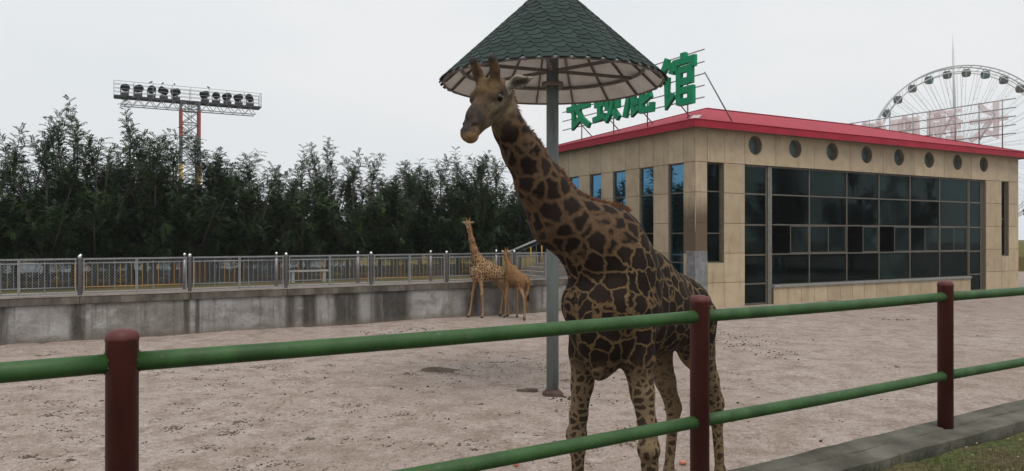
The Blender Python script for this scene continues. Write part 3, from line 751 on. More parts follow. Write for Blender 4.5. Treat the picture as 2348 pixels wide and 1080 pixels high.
def recolour_corner():
    # the stone panels on the damaged corner are stained brown themselves
    n = N('stained_stone_panel'); c = n.coord(); sx = n.node('ShaderNodeSeparateXYZ'); n.link(c, sx.inputs[0])
    mr = n.node('ShaderNodeMapRange', interpolation_type='SMOOTHSTEP'); mr.inputs[1].default_value = 5.0; mr.inputs[2].default_value = 3.4; n.link(sx.outputs[2], mr.inputs[0])
    nz_ = n.noise(n.coord((3, 3, .6)), 1.6, 6, .7)
    base = n.ramp(n.noise(c, 1.6, 6, .6), [(.3, (.40, .31, .205)), (.7, (.48, .38, .26))])
    f = n.math('MULTIPLY', n.math('ADD', n.math('MULTIPLY', mr.outputs[0], .9), n.math('SUBTRACT', nz_, .42)), 1.25, True)
    col = n.mix(n.math('MULTIPLY', f, .9), base, (.085, .054, .028))
    n.link(col, n.b.inputs['Base Color']); n.b.inputs['Roughness'].default_value = .8; n.bump(n.noise(c, 40, 4), .3, .006); return n.m
sm_ = recolour_corner()
for o in list(wall_r.children) + list(wall_l.children):
    if o.name.startswith('panel'):
        b = [Vector(c) for c in o.bound_box]; x1 = max(c.x for c in b); y1 = max(c.y for c in b); z0 = min(c.z for c in b)
        if x1 < .7 and y1 < .75 and 2.2 < z0 < 4.9 : o.data.materials[0] = sm_
m2 = MB(); m2.path([(-.012, -.012, z) for z in np.linspace(3.15, 4.75, 9)], [.004, .015, .02, .016, .024, .018, .022, .014, .004], 6)
tag(m2.build('crack_filler', simple('pale_filler', (.36, .29, .20), .9, var=.2), bld), 'pale broken edge running down the corner')
# roof
OV = .5
roof = MB(); e0, e1, f0, f1 = -OV, BX + OV, -OV, BY + OV; zb, zf_ = 7.49, 7.80; rz = 9.78; rx0, rx1, ry = 6.3, BX - 6.3, BY / 2
roof.add([(e0, f0, zf_), (e1, f0, zf_), (e1, f1, zf_), (e0, f1, zf_), (rx0, ry, rz), (rx1, ry, rz)], [(0, 1, 5, 4), (1, 2, 5), (2, 3, 4, 5), (3, 0, 4)])
ro = roof.build('roof', M['red'], bld)
fa = MB()
fa.box(e0, e1, f0 - .001, f0 + .05, zb, zf_ - .001, .0); fa.box(e0, e1, f1 - .05, f1, zb, zf_ - .001); fa.box(e0 - .001, e0 + .05, f0 + .052, f1 - .052, zb, zf_ - .001); fa.box(e1 - .05, e1, f0 + .052, f1 - .052, zb, zf_ - .001)
fa.build('fascia', M['red'], ro)
lip = MB(); lip.path([(e0 - .01 + (e1 - e0) * k_ / 24, f0 - .012, zf_ + random.uniform(-.008, .008)) for k_ in range(25)], [.018] * 25, 8); lip.path([(e0 - .012, f0 - .012 + (f1 - f0) * k_ / 14, zf_ + random.uniform(-.008, .008)) for k_ in range(15)], [.018] * 15, 8); lip.build('eave_lip', M['red'], ro)
sf = MB(); sf.box(e0 + .052, e1 - .052, f0 + .052, f1 - .052, 7.53, 7.57); sf.build('soffit', M['soffit'], ro)
hc = MB()
for (x, y) in ((e0, f0),): hc.bar((x + .05, y + .05, zf_ + .02), (x + 1.5, y + 1.5 * (ry + OV) / (rx0 + OV), zf_ + .02 + 1.5 / (rx0 + OV) * (rz - zf_)), .34, .03)
hc.build('hip_cap', M['roofcap'], ro)
hc = MB(); hc.bar((e1, f0, zf_ + .01), (rx1, ry, rz + .015), .16, .03); hc.bar((rx0, ry, rz + .015), (rx1, ry, rz + .015), .2, .03); hc.bar((e0, f1, zf_ + .01), (rx0, ry, rz + .015), .16, .03)
hc.build('ridge_cap', M['red'], ro)
# pale apron slab at the far end of the glass front
ap = MB(); ap.box(21.2, 27, -2.6, -.6, -.05, .055, .02); tag(ap.build('apron', M['path'], None, (*BO, 0), BA), 'pale concrete apron slab in front of the giraffe house', kind='structure')

# ------------------------------------------------------------------ roof signs
def ribbon(mb, pts, wd, d0, d1, P, open_back=False):
    pts = [Vector((a, b)) for a, b in pts]; L_, R_ = [], []
    for i, p in enumerate(pts):
        d1_ = (pts[i] - pts[i - 1]).normalized() if i else None; d2_ = (pts[i + 1] - pts[i]).normalized() if i < len(pts) - 1 else None
        d = (d1_ or d2_) if not (d1_ and d2_) else (d1_ + d2_).normalized()
        nrm = Vector((-d.y, d.x)); k = 1.0
        if d1_ and d2_: k = min(1.6, 1 / max(.45, nrm.dot(Vector((-d1_.y, d1_.x)))))
        wv = wd[i] if isinstance(wd, (list, tuple)) else wd
        L_.append(p + nrm * wv / 2 * k); R_.append(p - nrm * wv / 2 * k)
    n = len(pts); vs = []
    for q in (L_, R_):
        for dd in (d0, d1): vs += [P(p.x, dd, p.y) for p in q]
    a, b, c, e = 0, n, 2 * n, 3 * n; fs = []
    for i in range(n - 1):
        fs += [(a + i, c + i, c + i + 1, a + i + 1), *([] if open_back else [(b + i, b + i + 1, e + i + 1, e + i)]), (a + i, a + i + 1, b + i + 1, b + i), (c + i, e + i, e + i + 1, c + i + 1)]
    fs += [(a, b, e, c), (a + n - 1, c + n - 1, e + n - 1, b + n - 1)]
    mb.add(vs, fs)
GL = {
 'chang': [[(74, 97), (60, 80), (42, 68)], [(4, 53), (97, 53)], [(32, 98), (32, 10), (58, 24)], [(46, 52), (66, 24), (97, 4)]],
 'jing': [[(6, 90), (42, 90), (26, 70), (6, 56)], [(20, 74), (46, 57)], [(8, 46), (44, 46)], [(26, 46), (26, 16)], [(2, 13), (47, 18)], [(50, 93), (99, 93)], [(74, 93), (69, 79)], [(56, 28), (56, 77), (93, 77), (93, 28)], [(75, 66), (74, 40), (66, 20), (50, 4)], [(79, 24), (98, 5)]],
 'lu': [[(53, 101), (53, 86)], [(12, 85), (97, 85)], [(18, 85), (17, 42), (5, 3)], [(26, 54), (88, 54), (88, 70), (26, 70)], [(43, 84), (43, 55)], [(67, 84), (67, 55)], [(34, 44), (34, 9), (52, 19)], [(34, 29), (52, 31)], [(62, 46), (62, 10), (93, 9), (94, 22)], [(92, 39), (64, 27)]],
 'guan': [[(25, 99), (18, 84), (5, 66)], [(18, 83), (43, 83), (37, 66)], [(24, 62), (24, 8), (43, 26)], [(71, 101), (71, 88)], [(49, 70), (49, 85), (97, 85), (97, 70)], [(59, 70), (59, 3)], [(59, 69), (90, 69), (90, 46), (59, 46)], [(59, 29), (93, 29), (93, 7), (59, 7)]],
}
def letter(key, size, cx, zc, dfront, face, mat, parent, flip=1):
    # letters stand in the plane x = dfront of the building frame; text runs towards -y (seen from -x) or +y (seen from +x)
    mb = MB()
    for i, st in enumerate(GL[key]):
        dd = .004 * i; th = .17
        def P(a, d, b): return ((d * face), -(a - 50) / 100 * size * flip, (b - 50) / 100 * size)
        wd = .128 * size
        ribbon(mb, [(p[0], p[1]) for p in st], .128 * 100, -.17 - dd, .0 - dd * .5, lambda a, d, b: P(a, d, b), face < 0)
    me = mb.mesh('letter'); bm = bmesh.new(); bm.from_mesh(me); bmesh.ops.recalc_face_normals(bm, faces=bm.faces) if face > 0 else None; bm.to_mesh(me); bm.free()
    return mesh_obj('letter', me, mat, parent, (dfront, cx, zc))
SZ = [8.84, 9.33, 9.82, 10.32, 10.83]
def roof_z(x): return 7.80 + (x + OV) / (rx0 + OV) * (rz - 7.80)
s1 = empty('roof_sign', (*loc2w(BO, BA, .4, 0), 0), BA); tag(s1, 'green giraffe house letters on a steel lattice above the side wall', 'sign')
for z in SZ:
    m2 = MB(); m2.tube((.06, -.05, z), (.06, 10.9, z), .028, n=8); m2.build('rail', M['steel'], s1)
for y in (1.0, 3.7, 6.3, 9.1):
    m2 = MB(); m2.tube((.1, y, roof_z(.5)), (.1, y, 10.9), .03, n=8); m2.build('post', M['steel'], s1)
for y in (-.05, 2.6, 5.2, 7.9, 10.4):
    m2 = MB(); m2.tube((.12, y + .05, 9.9), (1.7, y + .05, roof_z(2.1) if y > 1 else 7.80 + .13), .03, n=8); m2.build('brace', M['steel'], s1)
for key, y in (('guan', 1.5), ('lu', 4.1), ('jing', 6.65), ('chang', 9.15)):
    letter(key, 2.25, y, 9.75, 0, 1, M['signg'], s1)
s2 = empty('roof_sign', (*loc2w(BO, BA, BX - .4, 0), 0), BA); tag(s2, 'pale letters seen from behind on a steel lattice before the big wheel', 'sign')
for z in SZ:
    m2 = MB(); m2.tube((-.06, -.1, z + .1), (-.06, 11.2, z + .1), .032, n=8); m2.build('rail', M['steel'], s2)
for y in (.6, 1.9, 3.3, 4.9, 6.0, 7.6, 9.1, 10.4):
    m2 = MB(); m2.tube((-.1, y, 8.0), (-.1, y, 11.0), .034, n=8); m2.build('post', M['steel'], s2)
for y in (1.0, 3.6, 6.2, 8.8):
    m2 = MB(); m2.tube((-.12, y, 10.2), (-1.7, y, roof_z(2.1)), .034, n=8); m2.build('brace', M['steel'], s2)
for key, y in (('chang', 1.45), ('jing', 4.05), ('lu', 6.6), ('guan', 9.1)):
    letter(key, 2.25, y, 9.85, 0, -1, M['signw'], s2, -1)

# ------------------------------------------------------------------ steps and stair rail beside the house
st = empty('stone_steps', (*loc2w(WO, WA, 17.85, .62), 1.25), WA); tag(st, 'worn stone steps climbing towards the giraffe house', 'steps')
for i in range(6):
    m2 = MB(); m2.box(i * .42, 4.6, 0, 2.2, i * .15 + (.002 if i else 0), (i + 1) * .15); m2.build('step', M['step'], st, bevel=.015)
sr = empty('stair_rail', (*loc2w(WO, WA, 17.75, 2.95), 1.27), WA); tag(sr, 'sloping stair handrail with yellow and dark bars', 'railing')
m2 = MB(); m2.tube((0, 0, 1.0), (2.6, 0, 1.92), .055, n=10); m2.build('handrail', M['galv'], sr)
m2 = MB(); m2.tube((0, 0, .82), (2.6, 0, 1.74), .025, n=8); m2.build('lower_rail', M['steel_d'], sr)
for i in range(9):
    x = .15 + i * .29; m2 = MB(); m2.tube((x, 0, .02), (x, 0, .82 + x * .354), .022 if i % 2 else .03, n=8); m2.build('bar', M['yellow'] if i in (4, 6, 7) else M['steel_d'], sr)

# ------------------------------------------------------------------ sunshade (mushroom shelter)
SX, SY = .77, 13.84
sh = empty('sunshade', (SX, SY, 0)); tag(sh, 'grey pole sunshade with conical dark green shingle roof', 'sunshade')
RR, RZ, AZ = 2.07, 5.93, 7.86
mb = MB(); mb.lathe([(.116, -.1), (.116, 6.6)], 20); mb.build('pole', M['pole'], sh)
mb = MB(); mb.lathe([(.16, 5.86), (.205, 5.87), (.205, 5.93), (.16, 5.94), (.12, 5.945)], 20); mb.build('collar', M['ribs'], sh)
mb = MB(); mb.lathe([(.21, -.02), (.19, .05), (.14, .09), (.1175, .11)], 9, smooth=False); mb.build('base_plate', M['rust'], sh)
mb = MB(); n = 72
vs = []; fs = []
for r, z in ((RR, RZ), (RR * .5, (RZ + AZ) / 2), (.02, AZ - .02)):
    for k in range(n): a = 2 * math.pi * k / n; vs.append((r * math.cos(a), r * math.sin(a), z))
for r, z in ((RR, RZ - .035), (RR * .5, (RZ + AZ) / 2 - .05), (.02, AZ - .09)):
    for k in range(n): a = 2 * math.pi * k / n; vs.append((r * math.cos(a), r * math.sin(a), z))
for i in range(2):
    for k in range(n):
        j = (k + 1) % n; fs += [(i * n + k, i * n + j, (i + 1) * n + j, (i + 1) * n + k), (3 * n + i * n + j, 3 * n + i * n + k, 3 * n + (i + 1) * n + k, 3 * n + (i + 1) * n + j)]
for k in range(n): fs.append((k, 3 * n + k, 3 * n + (k + 1) % n, (k + 1) % n))
mb.add(vs, fs, False); mb.build('canopy_deck', M['under'], sh)
mb = MB(); mb.ring(RR - .005, .022, (0, 0, RZ - .03), 72, 6); mb.build('rim_ring', M['ribs'], sh)
RG = 1.72; ZG = RZ + (AZ - RZ) * (RR - RG) / RR - .10
mb = MB(); mb.ring(RG, .034, (0, 0, ZG), 64, 8); mb.build('hoop', M['ribs'], sh)
for k in range(16):
    a = 2 * math.pi * (k + .3) / 16; c, s = math.cos(a), math.sin(a)
    mb = MB(); mb.bar((c * (RR - .04), s * (RR - .04), RZ - .035), (c * .12, s * .12, AZ - .20), .032, .04); mb.build('rafter', M['ribs'], sh)
for k in range(6):
    a = 2 * math.pi * (k + .35) / 6; c, s = math.cos(a), math.sin(a)
    mb = MB(); mb.bar((c * .11, s * .11, ZG - .005), (c * RG, s * RG, ZG - .005), .05, .06); mb.build('strut', M['ribs'], sh)
def shingle_mat():
    n = N('green_asphalt_shingle'); oi = n.node('ShaderNodeObjectInfo'); c = n.coord()
    t = n.attr('tone')
    v_ = n.math('ADD', n.math('MULTIPLY', n.noise(c, 3, 4), .6), n.math('MULTIPLY', n.math('FRACT', n.math('ADD', oi.outputs['Random'], t.outputs['Fac'])), .55))
    col = n.ramp(v_, [(.2, (0.013, 0.024, 0.021)), (.55, (0.021, 0.038, 0.032)), (.9, (0.032, 0.053, 0.045))])
    col = n.mix(n.ramp(n.noise(c, 90, 2), [(.4, .45), (.6, 0.)]), col, (.010, .016, .015))
    n.link(col, n.b.inputs['Base Color']); n.b.inputs['Roughness'].default_value = .85; n.b.inputs['Specular IOR Level'].default_value = .3
    n.bump(n.noise(c, 120, 3), .3, .004); return n.m
M['shingle'] = shingle_mat()
slant = math.hypot(RR, AZ - RZ); slope = math.atan2(AZ - RZ, RR); EXP = .152
sw, sl = .265, .25
def shingle_mesh(seed):
    rg = random.Random(seed); j = lambda: rg.uniform(-.006, .006)
    out = [(-sw / 2, 0), (-sw / 2, -sl * .62 + j()), (-sw * .27, -sl + j()), (sw * .27, -sl + j()), (sw / 2, -sl * .62 + j()), (sw / 2, 0)]
    lift = lambda y: .010 + .016 * (-y / sl) + rg.uniform(0, .004)
    top = [(x, y, lift(y) + .012) for x, y in out]; bot = [(x, y, z - .010) for x, y, z in top]; m_ = 6
    mb = MB(); mb.add(top + bot, [tuple(range(m_)), tuple(reversed(range(m_, 2 * m_)))] + [((k + 1) % m_, k, k + m_, (k + 1) % m_ + m_) for k in range(m_)])
    me = mb.mesh('shingle'); me.materials.append(M['shingle']); return me
SM = [shingle_mesh(i) for i in range(6)]
spots = []
row = 0; s_ = slant - sl + .075
while s_ > -.05:
    s0 = max(s_, .02); r_b = (s0 + sl * .75) / slant * RR; nn = max(6, round(2 * math.pi * r_b / sw))
    for k in range(nn): spots.append((s0, 2 * math.pi * (k + .5 * (row % 2)) / nn, 2 * math.pi * r_b / nn / sw * .985, row))
    s_ -= EXP; row += 1
def shingle_matrix(s0, a, wx):
    r = s0 / slant * RR; z = AZ - s0 / slant * (AZ - RZ)
    out = Vector((math.cos(a), math.sin(a), 0)); down = (out * math.cos(slope) + Vector((0, 0, -1)) * math.sin(slope)); nrm = (out * math.sin(slope) + Vector((0, 0, 1)) * math.cos(slope))
    side = (-down).cross(nrm)
    m = Matrix((side * wx, -down, nrm)).transposed().to_4x4(); m.translation = out * r + Vector((0, 0, z)); return m
spots.sort(key=lambda t: (-1 if math.sin(t[1]) < .12 else 1, -t[0]))
rest = MB(); cnt = 0
for s0, a, wx, rw_ in spots:
    m = shingle_matrix(s0, a, wx)
    if cnt < 296 and math.sin(a) < .25 and s0 > .3:
        o = mesh_obj('shingle', SM[(cnt * 7) % 6], None, sh); o.matrix_local = m; cnt += 1
    else:
        me = SM[cnt % 6]; rest.add([m @ v_.co for v_ in me.vertices], [tuple(p.vertices) for p in me.polygons])
ro_ = rest.build('shingles', M['shingle'], sh); ro_['kind'] = 'stuff'

# ------------------------------------------------------------------ floodlight tower
lt = empty('floodlight_tower', (-26.55, 60, 1.25), R(28.6)); tag(lt, 'red and grey lattice tower carrying a long bar of floodlights', 'light tower')
Z0 = 1.25
def tz(z): return z - Z0
hw = .68
sections = [(1.25, 7.2, 'tgrey'), (7.2, 9.0, 'tyel'), (9.0, 11.2, 'tgrey'), (11.2, 13.35, 'tred'), (13.35, 14.0, 'tgrey')]
for a, b, mt in sections:
    for sx in (-1, 1):
        for sy in (-1, 1):
            m2 = MB(); m2.bar((sx * hw, sy * hw, tz(a)), (sx * hw, sy * hw, tz(b) - .01), .17 if b < 13.4 else .12); m2.build('leg', M[mt], lt)
    m2 = MB(); step = (b - a) / max(1, round((b - a) / 1.1)); z = a
    while z < b - .2:
        for s in (-1, 1):
            m2.bar((-hw, s * hw, tz(z)), (hw, s * hw, tz(z + step)), .05); m2.bar((hw, s * (hw + .02), tz(z)), (-hw, s * (hw + .02), tz(z + step)), .05)
            m2.bar((s * hw, -hw, tz(z)), (s * hw, hw, tz(z + step)), .05)
            m2.bar((-hw, s * hw, tz(z) + .03), (hw, s * hw, tz(z) + .03), .07); m2.bar((s * hw, -hw, tz(z) + .03), (s * hw, hw, tz(z) + .03), .07)
        z += step
    m2.build('bracing', M['tgrey'], lt)
m2 = MB()
for x in (-.12, .12): m2.bar((x, .1, 0), (x, .1, tz(14)), .03)
for i in range(40): m2.bar((-.12, .1, .3 + i * .3), (.12, .1, .3 + i * .3), .025)
m2.build('ladder', M['steel'], lt)
dk = MB()
for y in (-.55, 0, .55): dk.bar((-5.5, y, tz(14.05)), (5.55, y, tz(14.05)), .10, .14)
for i in range(45): x = -5.5 + i * .2512; dk.bar((x, -.55, tz(14.13)), (x, .55, tz(14.13)), .05, .03)
dk.build('deck', M['steel_d'], lt)
tr = MB()
for y in (-.5, .5):
    tr.bar((-5.05, y, tz(13.42)), (5.1, y, tz(13.42)), .07)
    for i in range(12):
        x = -5.05 + i * .846; tr.bar((x, y, tz(13.42)), (x + .42, y, tz(14.0)), .045); tr.bar((x + .42, y, tz(14.0)), (x + .846, y, tz(13.42)), .045)
tr.build('truss', M['steel'], lt)
rl = MB()
for y in (-.62, .62):
    for z in (15.22, 14.92, 14.62, 14.32): rl.bar((-5.52, y, tz(z)), (5.57, y, tz(z)), .03)
    for i in range(9): x = -5.5 + i * 1.38; rl.bar((x, y, tz(14.0)), (x, y, tz(15.24)), .035)
for x in (-5.5, 5.55):
    for z in (15.22, 14.92, 14.62, 14.32): rl.bar((x, -.62, tz(z)), (x, .62, tz(z)), .03)
rl.build('guard_rail', M['steel'], lt)
for i, (x, ya, el) in enumerate([(-4.75, 70, 12), (-3.8, 60, 20), (-2.85, 75, 25), (-1.95, 150, 25), (-1.05, 200, -22), (1.15, 205, -25), (2.0, 80, 10), (2.9, 215, -30), (3.8, 205, -28), (4.7, 100, 30)]):
    bx = MB(); bx.box(-.3, .3, -.25, .25, 0, .28); b_ = bx.build('lamp_base', M['steel_d'], lt, (x, 0, tz(14.15)), bevel=.02)
    yk = MB(); yk.bar((-.3, 0, .28), (-.3, 0, .68), .05); yk.bar((.3, 0, .28), (.3, 0, .68), .05); yk.bar((-.32, 0, .30), (.32, 0, .30), .05); yk.build('yoke', M['steel_d'], b_, (0, 0, 0), R(ya - 90))
    a = R(ya); d = Vector((math.cos(a) * math.cos(R(el)), math.sin(a) * math.cos(R(el)), math.sin(R(el)))); c = Vector((0, 0, .68))
    hd = MB(); hd.path([c - d * .33, c - d * .28, c - d * .12, c + d * .2, c + d * .30, c + d * .31], [.12, .24, .28, .30, .31, .29], 14); hd.build('lamp_head', M['lampb'], b_)
for i, (x, z) in enumerate(((-2.9, 0), (-2.05, 0), (-1.2, 0), (1.35, 0))):
    b_ = MB(); b_.path([(-.17, 0, .03), (-.08, 0, .06), (0, 0, .10), (.07, 0, .15), (.12, 0, .16)], [.01, .035, .06, .05, .02], 8); b_.path([(.11, 0, .165), (.16, 0, .16)], [.018, .002], 6); b_.bar((0, .015, .0), (0, .015, .06), .012)
    p = loc2w((-26.55, 60), R(28.6), x, -.62); o = b_.build('bird', M['bird'], None, (p[0], p[1], 15.235), R(30 + i * 50)); tag(o, 'small dark bird perched on the floodlight tower guard rail', 'bird', 'birds on the floodlight tower')

# ------------------------------------------------------------------ big wheel and mast far behind
WC = (123.5, 200.0, 27.07); WR = 22.75
fwh = empty('ferris_wheel', (WC[0], WC[1], 1.25), R(-31.7 + 17)); tag(fwh, 'tall white ferris wheel with hanging cabins behind the giraffe house', 'ferris wheel')
hz_ = WC[2] - 1.25
for y in (-1.3, 1.3):
    m2 = MB(); m2.ring(WR, .20, (0, y, hz_), 120, 6, 'y'); m2.build('rim', M['white'], fwh)
    m2 = MB(); m2.ring(WR * .93, .13, (0, y * 1.0, hz_), 120, 6, 'y'); m2.build('inner_rim', M['white'], fwh)
m2 = MB()
for k in range(60):
    a = 2 * math.pi * k / 60; c, s = math.cos(a), math.sin(a); a2 = a + math.pi / 60; c2, s2_ = math.cos(a2), math.sin(a2)
    for y in (-1.3, 1.3): m2.bar((c * WR, y, hz_ + s * WR), (c2 * WR * .93, y, hz_ + s2_ * WR * .93), .09)
    m2.bar((c * WR, -1.3, hz_ + s * WR), (c * WR, 1.3, hz_ + s * WR), .12)
m2.build('rim_lattice', M['white'], fwh)
m2 = MB(); m2.path([(0, -3, hz_), (0, 3, hz_)], [1.1, 1.1], 16); m2.build('hub', M['white'], fwh)
for k in range(30):
    a = 2 * math.pi * (k + .5) / 30
    m2 = MB()
    for da in (-.035, .035):
        c, s = math.cos(a + da), math.sin(a + da)
        for y in (-1.3, 1.3): m2.bar((c * 1.0, y * 1.6, hz_ + s * 1.0), (c * WR * .93, y, hz_ + s * WR * .93), .075)
    for q in (.3, .45, .6, .75):
        c, s = math.cos(a - .035), math.sin(a - .035); c2, s2_ = math.cos(a + .035), math.sin(a + .035)
        m2.bar((c * WR * q, -1.3, hz_ + s * WR * q), (c2 * WR * q, -1.3, hz_ + s2_ * WR * q), .06)
    m2.build('spoke', M['white'], fwh)
for y in (-1, 1):
    for x in (-1, 1):
        m2 = MB(); m2.bar((0, y * 2.4, hz_), (x * 9, y * 5.5, 0), .8, .8); m2.build('support_leg', M['white'], fwh)
gm = [simple('cabin_grey', (.085, .08, .09), .4, var=.1), simple('cabin_olive', (.10, .09, .062), .4, var=.1), simple('cabin_teal', (.06, .13, .155), .4, var=.1)]
gw = simple('cabin_window', (.05, .06, .065), .15, var=.1)
for k in range(30):
    a = math.pi - 2 * math.pi * k / 30 - R(9); c, s = math.cos(a), math.sin(a); px, pz = c * WR * .985, hz_ + s * WR * .985 - 1.5
    m2 = MB(); m2.lathe([(.35, -1.12), (.8, -1.02), (1.05, -.75), (1.14, -.2), (1.1, .45), (.98, .8), (.6, .98), (.2, 1.02)], 14)
    for x in (-.75, .75): m2.bar((x, 0, .8), (x * .4, 0, 1.5), .09)
    m2.bar((-.3, -1.3, 1.5), (-.3, 1.3, 1.5), .1)
    cb = m2.build('cabin', gm[(k + 0) % 3], fwh, (px, 0, pz))
    m2 = MB()
    for q in range(10):
        b0 = 2 * math.pi * q / 10 + .1; b1 = b0 + .43; rr2 = 1.17
        m2.add([(rr2 * math.cos(b0), rr2 * math.sin(b0), -.15), (rr2 * math.cos(b1), rr2 * math.sin(b1), -.15), (rr2 * .97 * math.cos(b1), rr2 * .97 * math.sin(b1), .52), (rr2 * .97 * math.cos(b0), rr2 * .97 * math.sin(b0), .52)], [(0, 1, 2, 3)])
    m2.build('window_band', gw, cb)
m2 = MB(); m2.path([(0, 0, 0), (0, 0, 40), (-.35, 0, 54.5)], [.45, .40, .26], 10); m2.path([(-.35, 0, 54.5), (-.5, 0, 59)], [.09, .04], 6)
tag(m2.build('mast', M['white'], None, (125.2, 206, 1.25)), 'slim pale mast with thin aerial rising behind the big wheel', 'mast')

# ------------------------------------------------------------------ trees
def rot_about(v_, axis, a):
    return Matrix.Rotation(a, 3, axis) @ v_
def make_tree(seed, tall=5.0):
    rg = random.Random(seed); rn = np.random.RandomState(seed)
    wood = MB(); LP = []; LD = []; LU = []
    fork = rg.uniform(.55, .85)
    lean = Vector((rg.uniform(-.08, .08), rg.uniform(-.08, .08), 0))
    wood.path([(0, 0, -.15), (0, 0, .1), lean * .5 + Vector((0, 0, fork * .6)), lean + Vector((0, 0, fork))], [.13, .095, .085, .08], 8)
    shoots = []
    for i in range(11):
        a = i * 2.399 + rg.uniform(-.3, .3); el = R(rg.uniform(28, 78)); L = tall * rg.uniform(.30, .52) * (1.15 if el > 1 else .8)
        d = Vector((math.cos(a) * math.cos(el), math.sin(a) * math.cos(el), math.sin(el)))
        p0 = lean + Vector((0, 0, fork * rg.uniform(.85, 1.0))); p1 = p0 + d * L * .5 + Vector((0, 0, L * .05)); p2 = p0 + d * L + Vector((0, 0, L * .22))
        wood.path([p0, p1, p2], [.05, .034, .018], 6)
        for k in range(8):
            t = rg.uniform(.12, .85); b = p0.lerp(p1, t * 2) if t < .5 else p1.lerp(p2, t * 2 - 1)
            aa = rg.uniform(0, 6.28); el2 = R(rg.uniform(-15, 55)); dd = Vector((math.cos(aa) * math.cos(el2), math.sin(aa) * math.cos(el2), math.sin(el2)))
            shoots.append((b, dd, tall * rg.uniform(.10, .19)))
        for k in range(rg.randint(3, 5)):          # a bushy plume at the end of the limb
            aa = rg.uniform(0, 6.28); sp = rg.uniform(.15, .75); dd = Vector((math.cos(aa) * sp + d.x * .3, math.sin(aa) * sp + d.y * .3, 1)).normalized()
            shoots.append((p1.lerp(p2, rg.uniform(.55, 1.0)), dd, tall * rg.uniform(.09, .20)))
    for k in range(4):
        aa = rg.uniform(0, 6.28); sp = rg.uniform(.1, .6)
        shoots.append((lean + Vector((0, 0, tall * rg.uniform(.62, .74))), Vector((math.cos(aa) * sp, math.sin(aa) * sp, 1)).normalized(), tall * rg.uniform(.14, .26)))
    wood.path([lean + Vector((0, 0, fork)), lean * 1.5 + Vector((0, 0, tall * .72))], [.06, .022], 6)
    for b, d, L in shoots:
        e = b + d * L + Vector((0, 0, .06 * L))
        wood.path([b, b.lerp(e, .5), e], [.013, .010, .004], 4, False)
        n = max(6, int(L / .048))
        for k in range(n):
            t = (k + .5) / n; p = b.lerp(e, t); ph = k * 2.399 + rg.uniform(-.4, .4)
            dd, u, v_ = frame_of(d); out = u * math.cos(ph) + v_ * math.sin(ph)
            dl = (out * rg.uniform(.7, 1.0) + dd * rg.uniform(.35, .8) + Vector((0, 0, rg.uniform(-.2, .15)))).normalized()
            LP.append(p); LD.append(dl * rg.uniform(.24, .42) * (1.1 - .28 * t))
    LP = np.array([tuple(p) for p in LP]); LD = np.array([tuple(p) for p in LD]); n = len(LP)
    ln = np.linalg.norm(LD, axis=1, keepdims=True); dn = LD / ln
    side = np.cross(dn, np.array([0, 0, 1.0]) + rn.normal(0, .25, (n, 3))); side /= np.linalg.norm(side, axis=1, keepdims=True) + 1e-6
    up = np.cross(side, dn); V = []; tones = []
    base_t = rn.rand(n)
    for k in range(8):
        t = (k + .6) / 8; c = LP + LD * t - np.array([0, 0, 1.0]) * ln * .25 * t * t
        for sg in (-1, 1):
            ld = side * sg * .85 + dn * .5 - up * rn.uniform(.0, .45, (n, 1)); l = rn.uniform(.055, .10, (n, 1)); wv = dn * rn.uniform(.013, .021, (n, 1))
            tip = c + ld * l; mid = c + ld * l * .5
            V.append(np.stack([c, mid - wv, tip, mid + wv], 1)); tones.append(np.clip(base_t * .7 + rn.rand(n) * .4, 0, 1))
    V = np.concatenate(V).reshape(-1, 3); kz = tall / np.percentile(V[:, 2], 99.9); V[:, 2] *= kz; wood.v = [(x_, y_, z_ * kz) for x_, y_, z_ in wood.v]; me = fast_mesh('crown', V, np.arange(len(V)).reshape(-1, 4))
    at = me.attributes.new('tone', 'FLOAT', 'FACE'); at.data.foreach_set('value', np.concatenate(tones).astype(np.float32))
    me.materials.append(M['leaf']); wm = wood.mesh('trunk'); wm.materials.append(M['bark'])
    return wm, me
TV = [make_tree(100 + i) for i in range(6)]
TREES = [(-1.0, 4.5, 5.09), (0.0, 5.5, 5.03), (0.9, 4.2, 4.45), (1.7, 6, 6.1), (2.3, 4.6, 4.88), (2.9, 5, 3.81), (3.6, 6.2, 6.2), (4.2, 4.8, 5.07), (5.0, 6.5, 5.38), (5.5, 4.5, 5.2), (6.5, 5.5, 4.64), (7.6, 5, 4.65), (8.9, 6.3, 4.25), (9.3, 4.6, 4.84), (10.9, 6, 5.35), (11.6, 4.8, 4.85), (13.2, 6.2, 4.24), (13.5, 4.8, 4.4), (15.1, 6, 4.75), (15.7, 5, 4.89), (17.2, 6.2, 5.31), (17.4, 4.8, 5.1), (19.1, 6, 5.27), (19.7, 5, 4.74), (21.7, 6.2, 4.6)]
rg = random.Random(12)
for t in np.arange(-3, 24, 1.25): TREES.append((t + rg.uniform(-.4, .4), 8 + rg.uniform(-.6, .8), rg.uniform(3.9, 4.7)))
tree_roots = []
for i, (t, o, h) in enumerate(TREES):
    h *= 1.08; p = loc2w(WO, WA, t, o); sc_ = h / 5.0
    r_ = empty('locust_tree', (p[0], p[1], 1.25), rg.uniform(0, 6.28)); wsc = rg.uniform(.85, 1.12); r_.scale = (wsc, wsc, sc_)
    tree_roots.append((r_, t, o, h))
    wm, cm = TV[(i * 5 + i // 6) % 6]
    mesh_obj('trunk', wm, None, r_); mesh_obj('crown', cm, None, r_)
ORD = ['first', 'second', 'third', 'fourth', 'fifth', 'sixth', 'seventh', 'eighth', 'ninth']
cells = {}
for r_, t, o, h in tree_roots: cells.setdefault((int((22.4 - t) // 2.93), 'front' if o < 5.25 else 'middle' if o < 7 else 'rear'), []).append((h, r_))
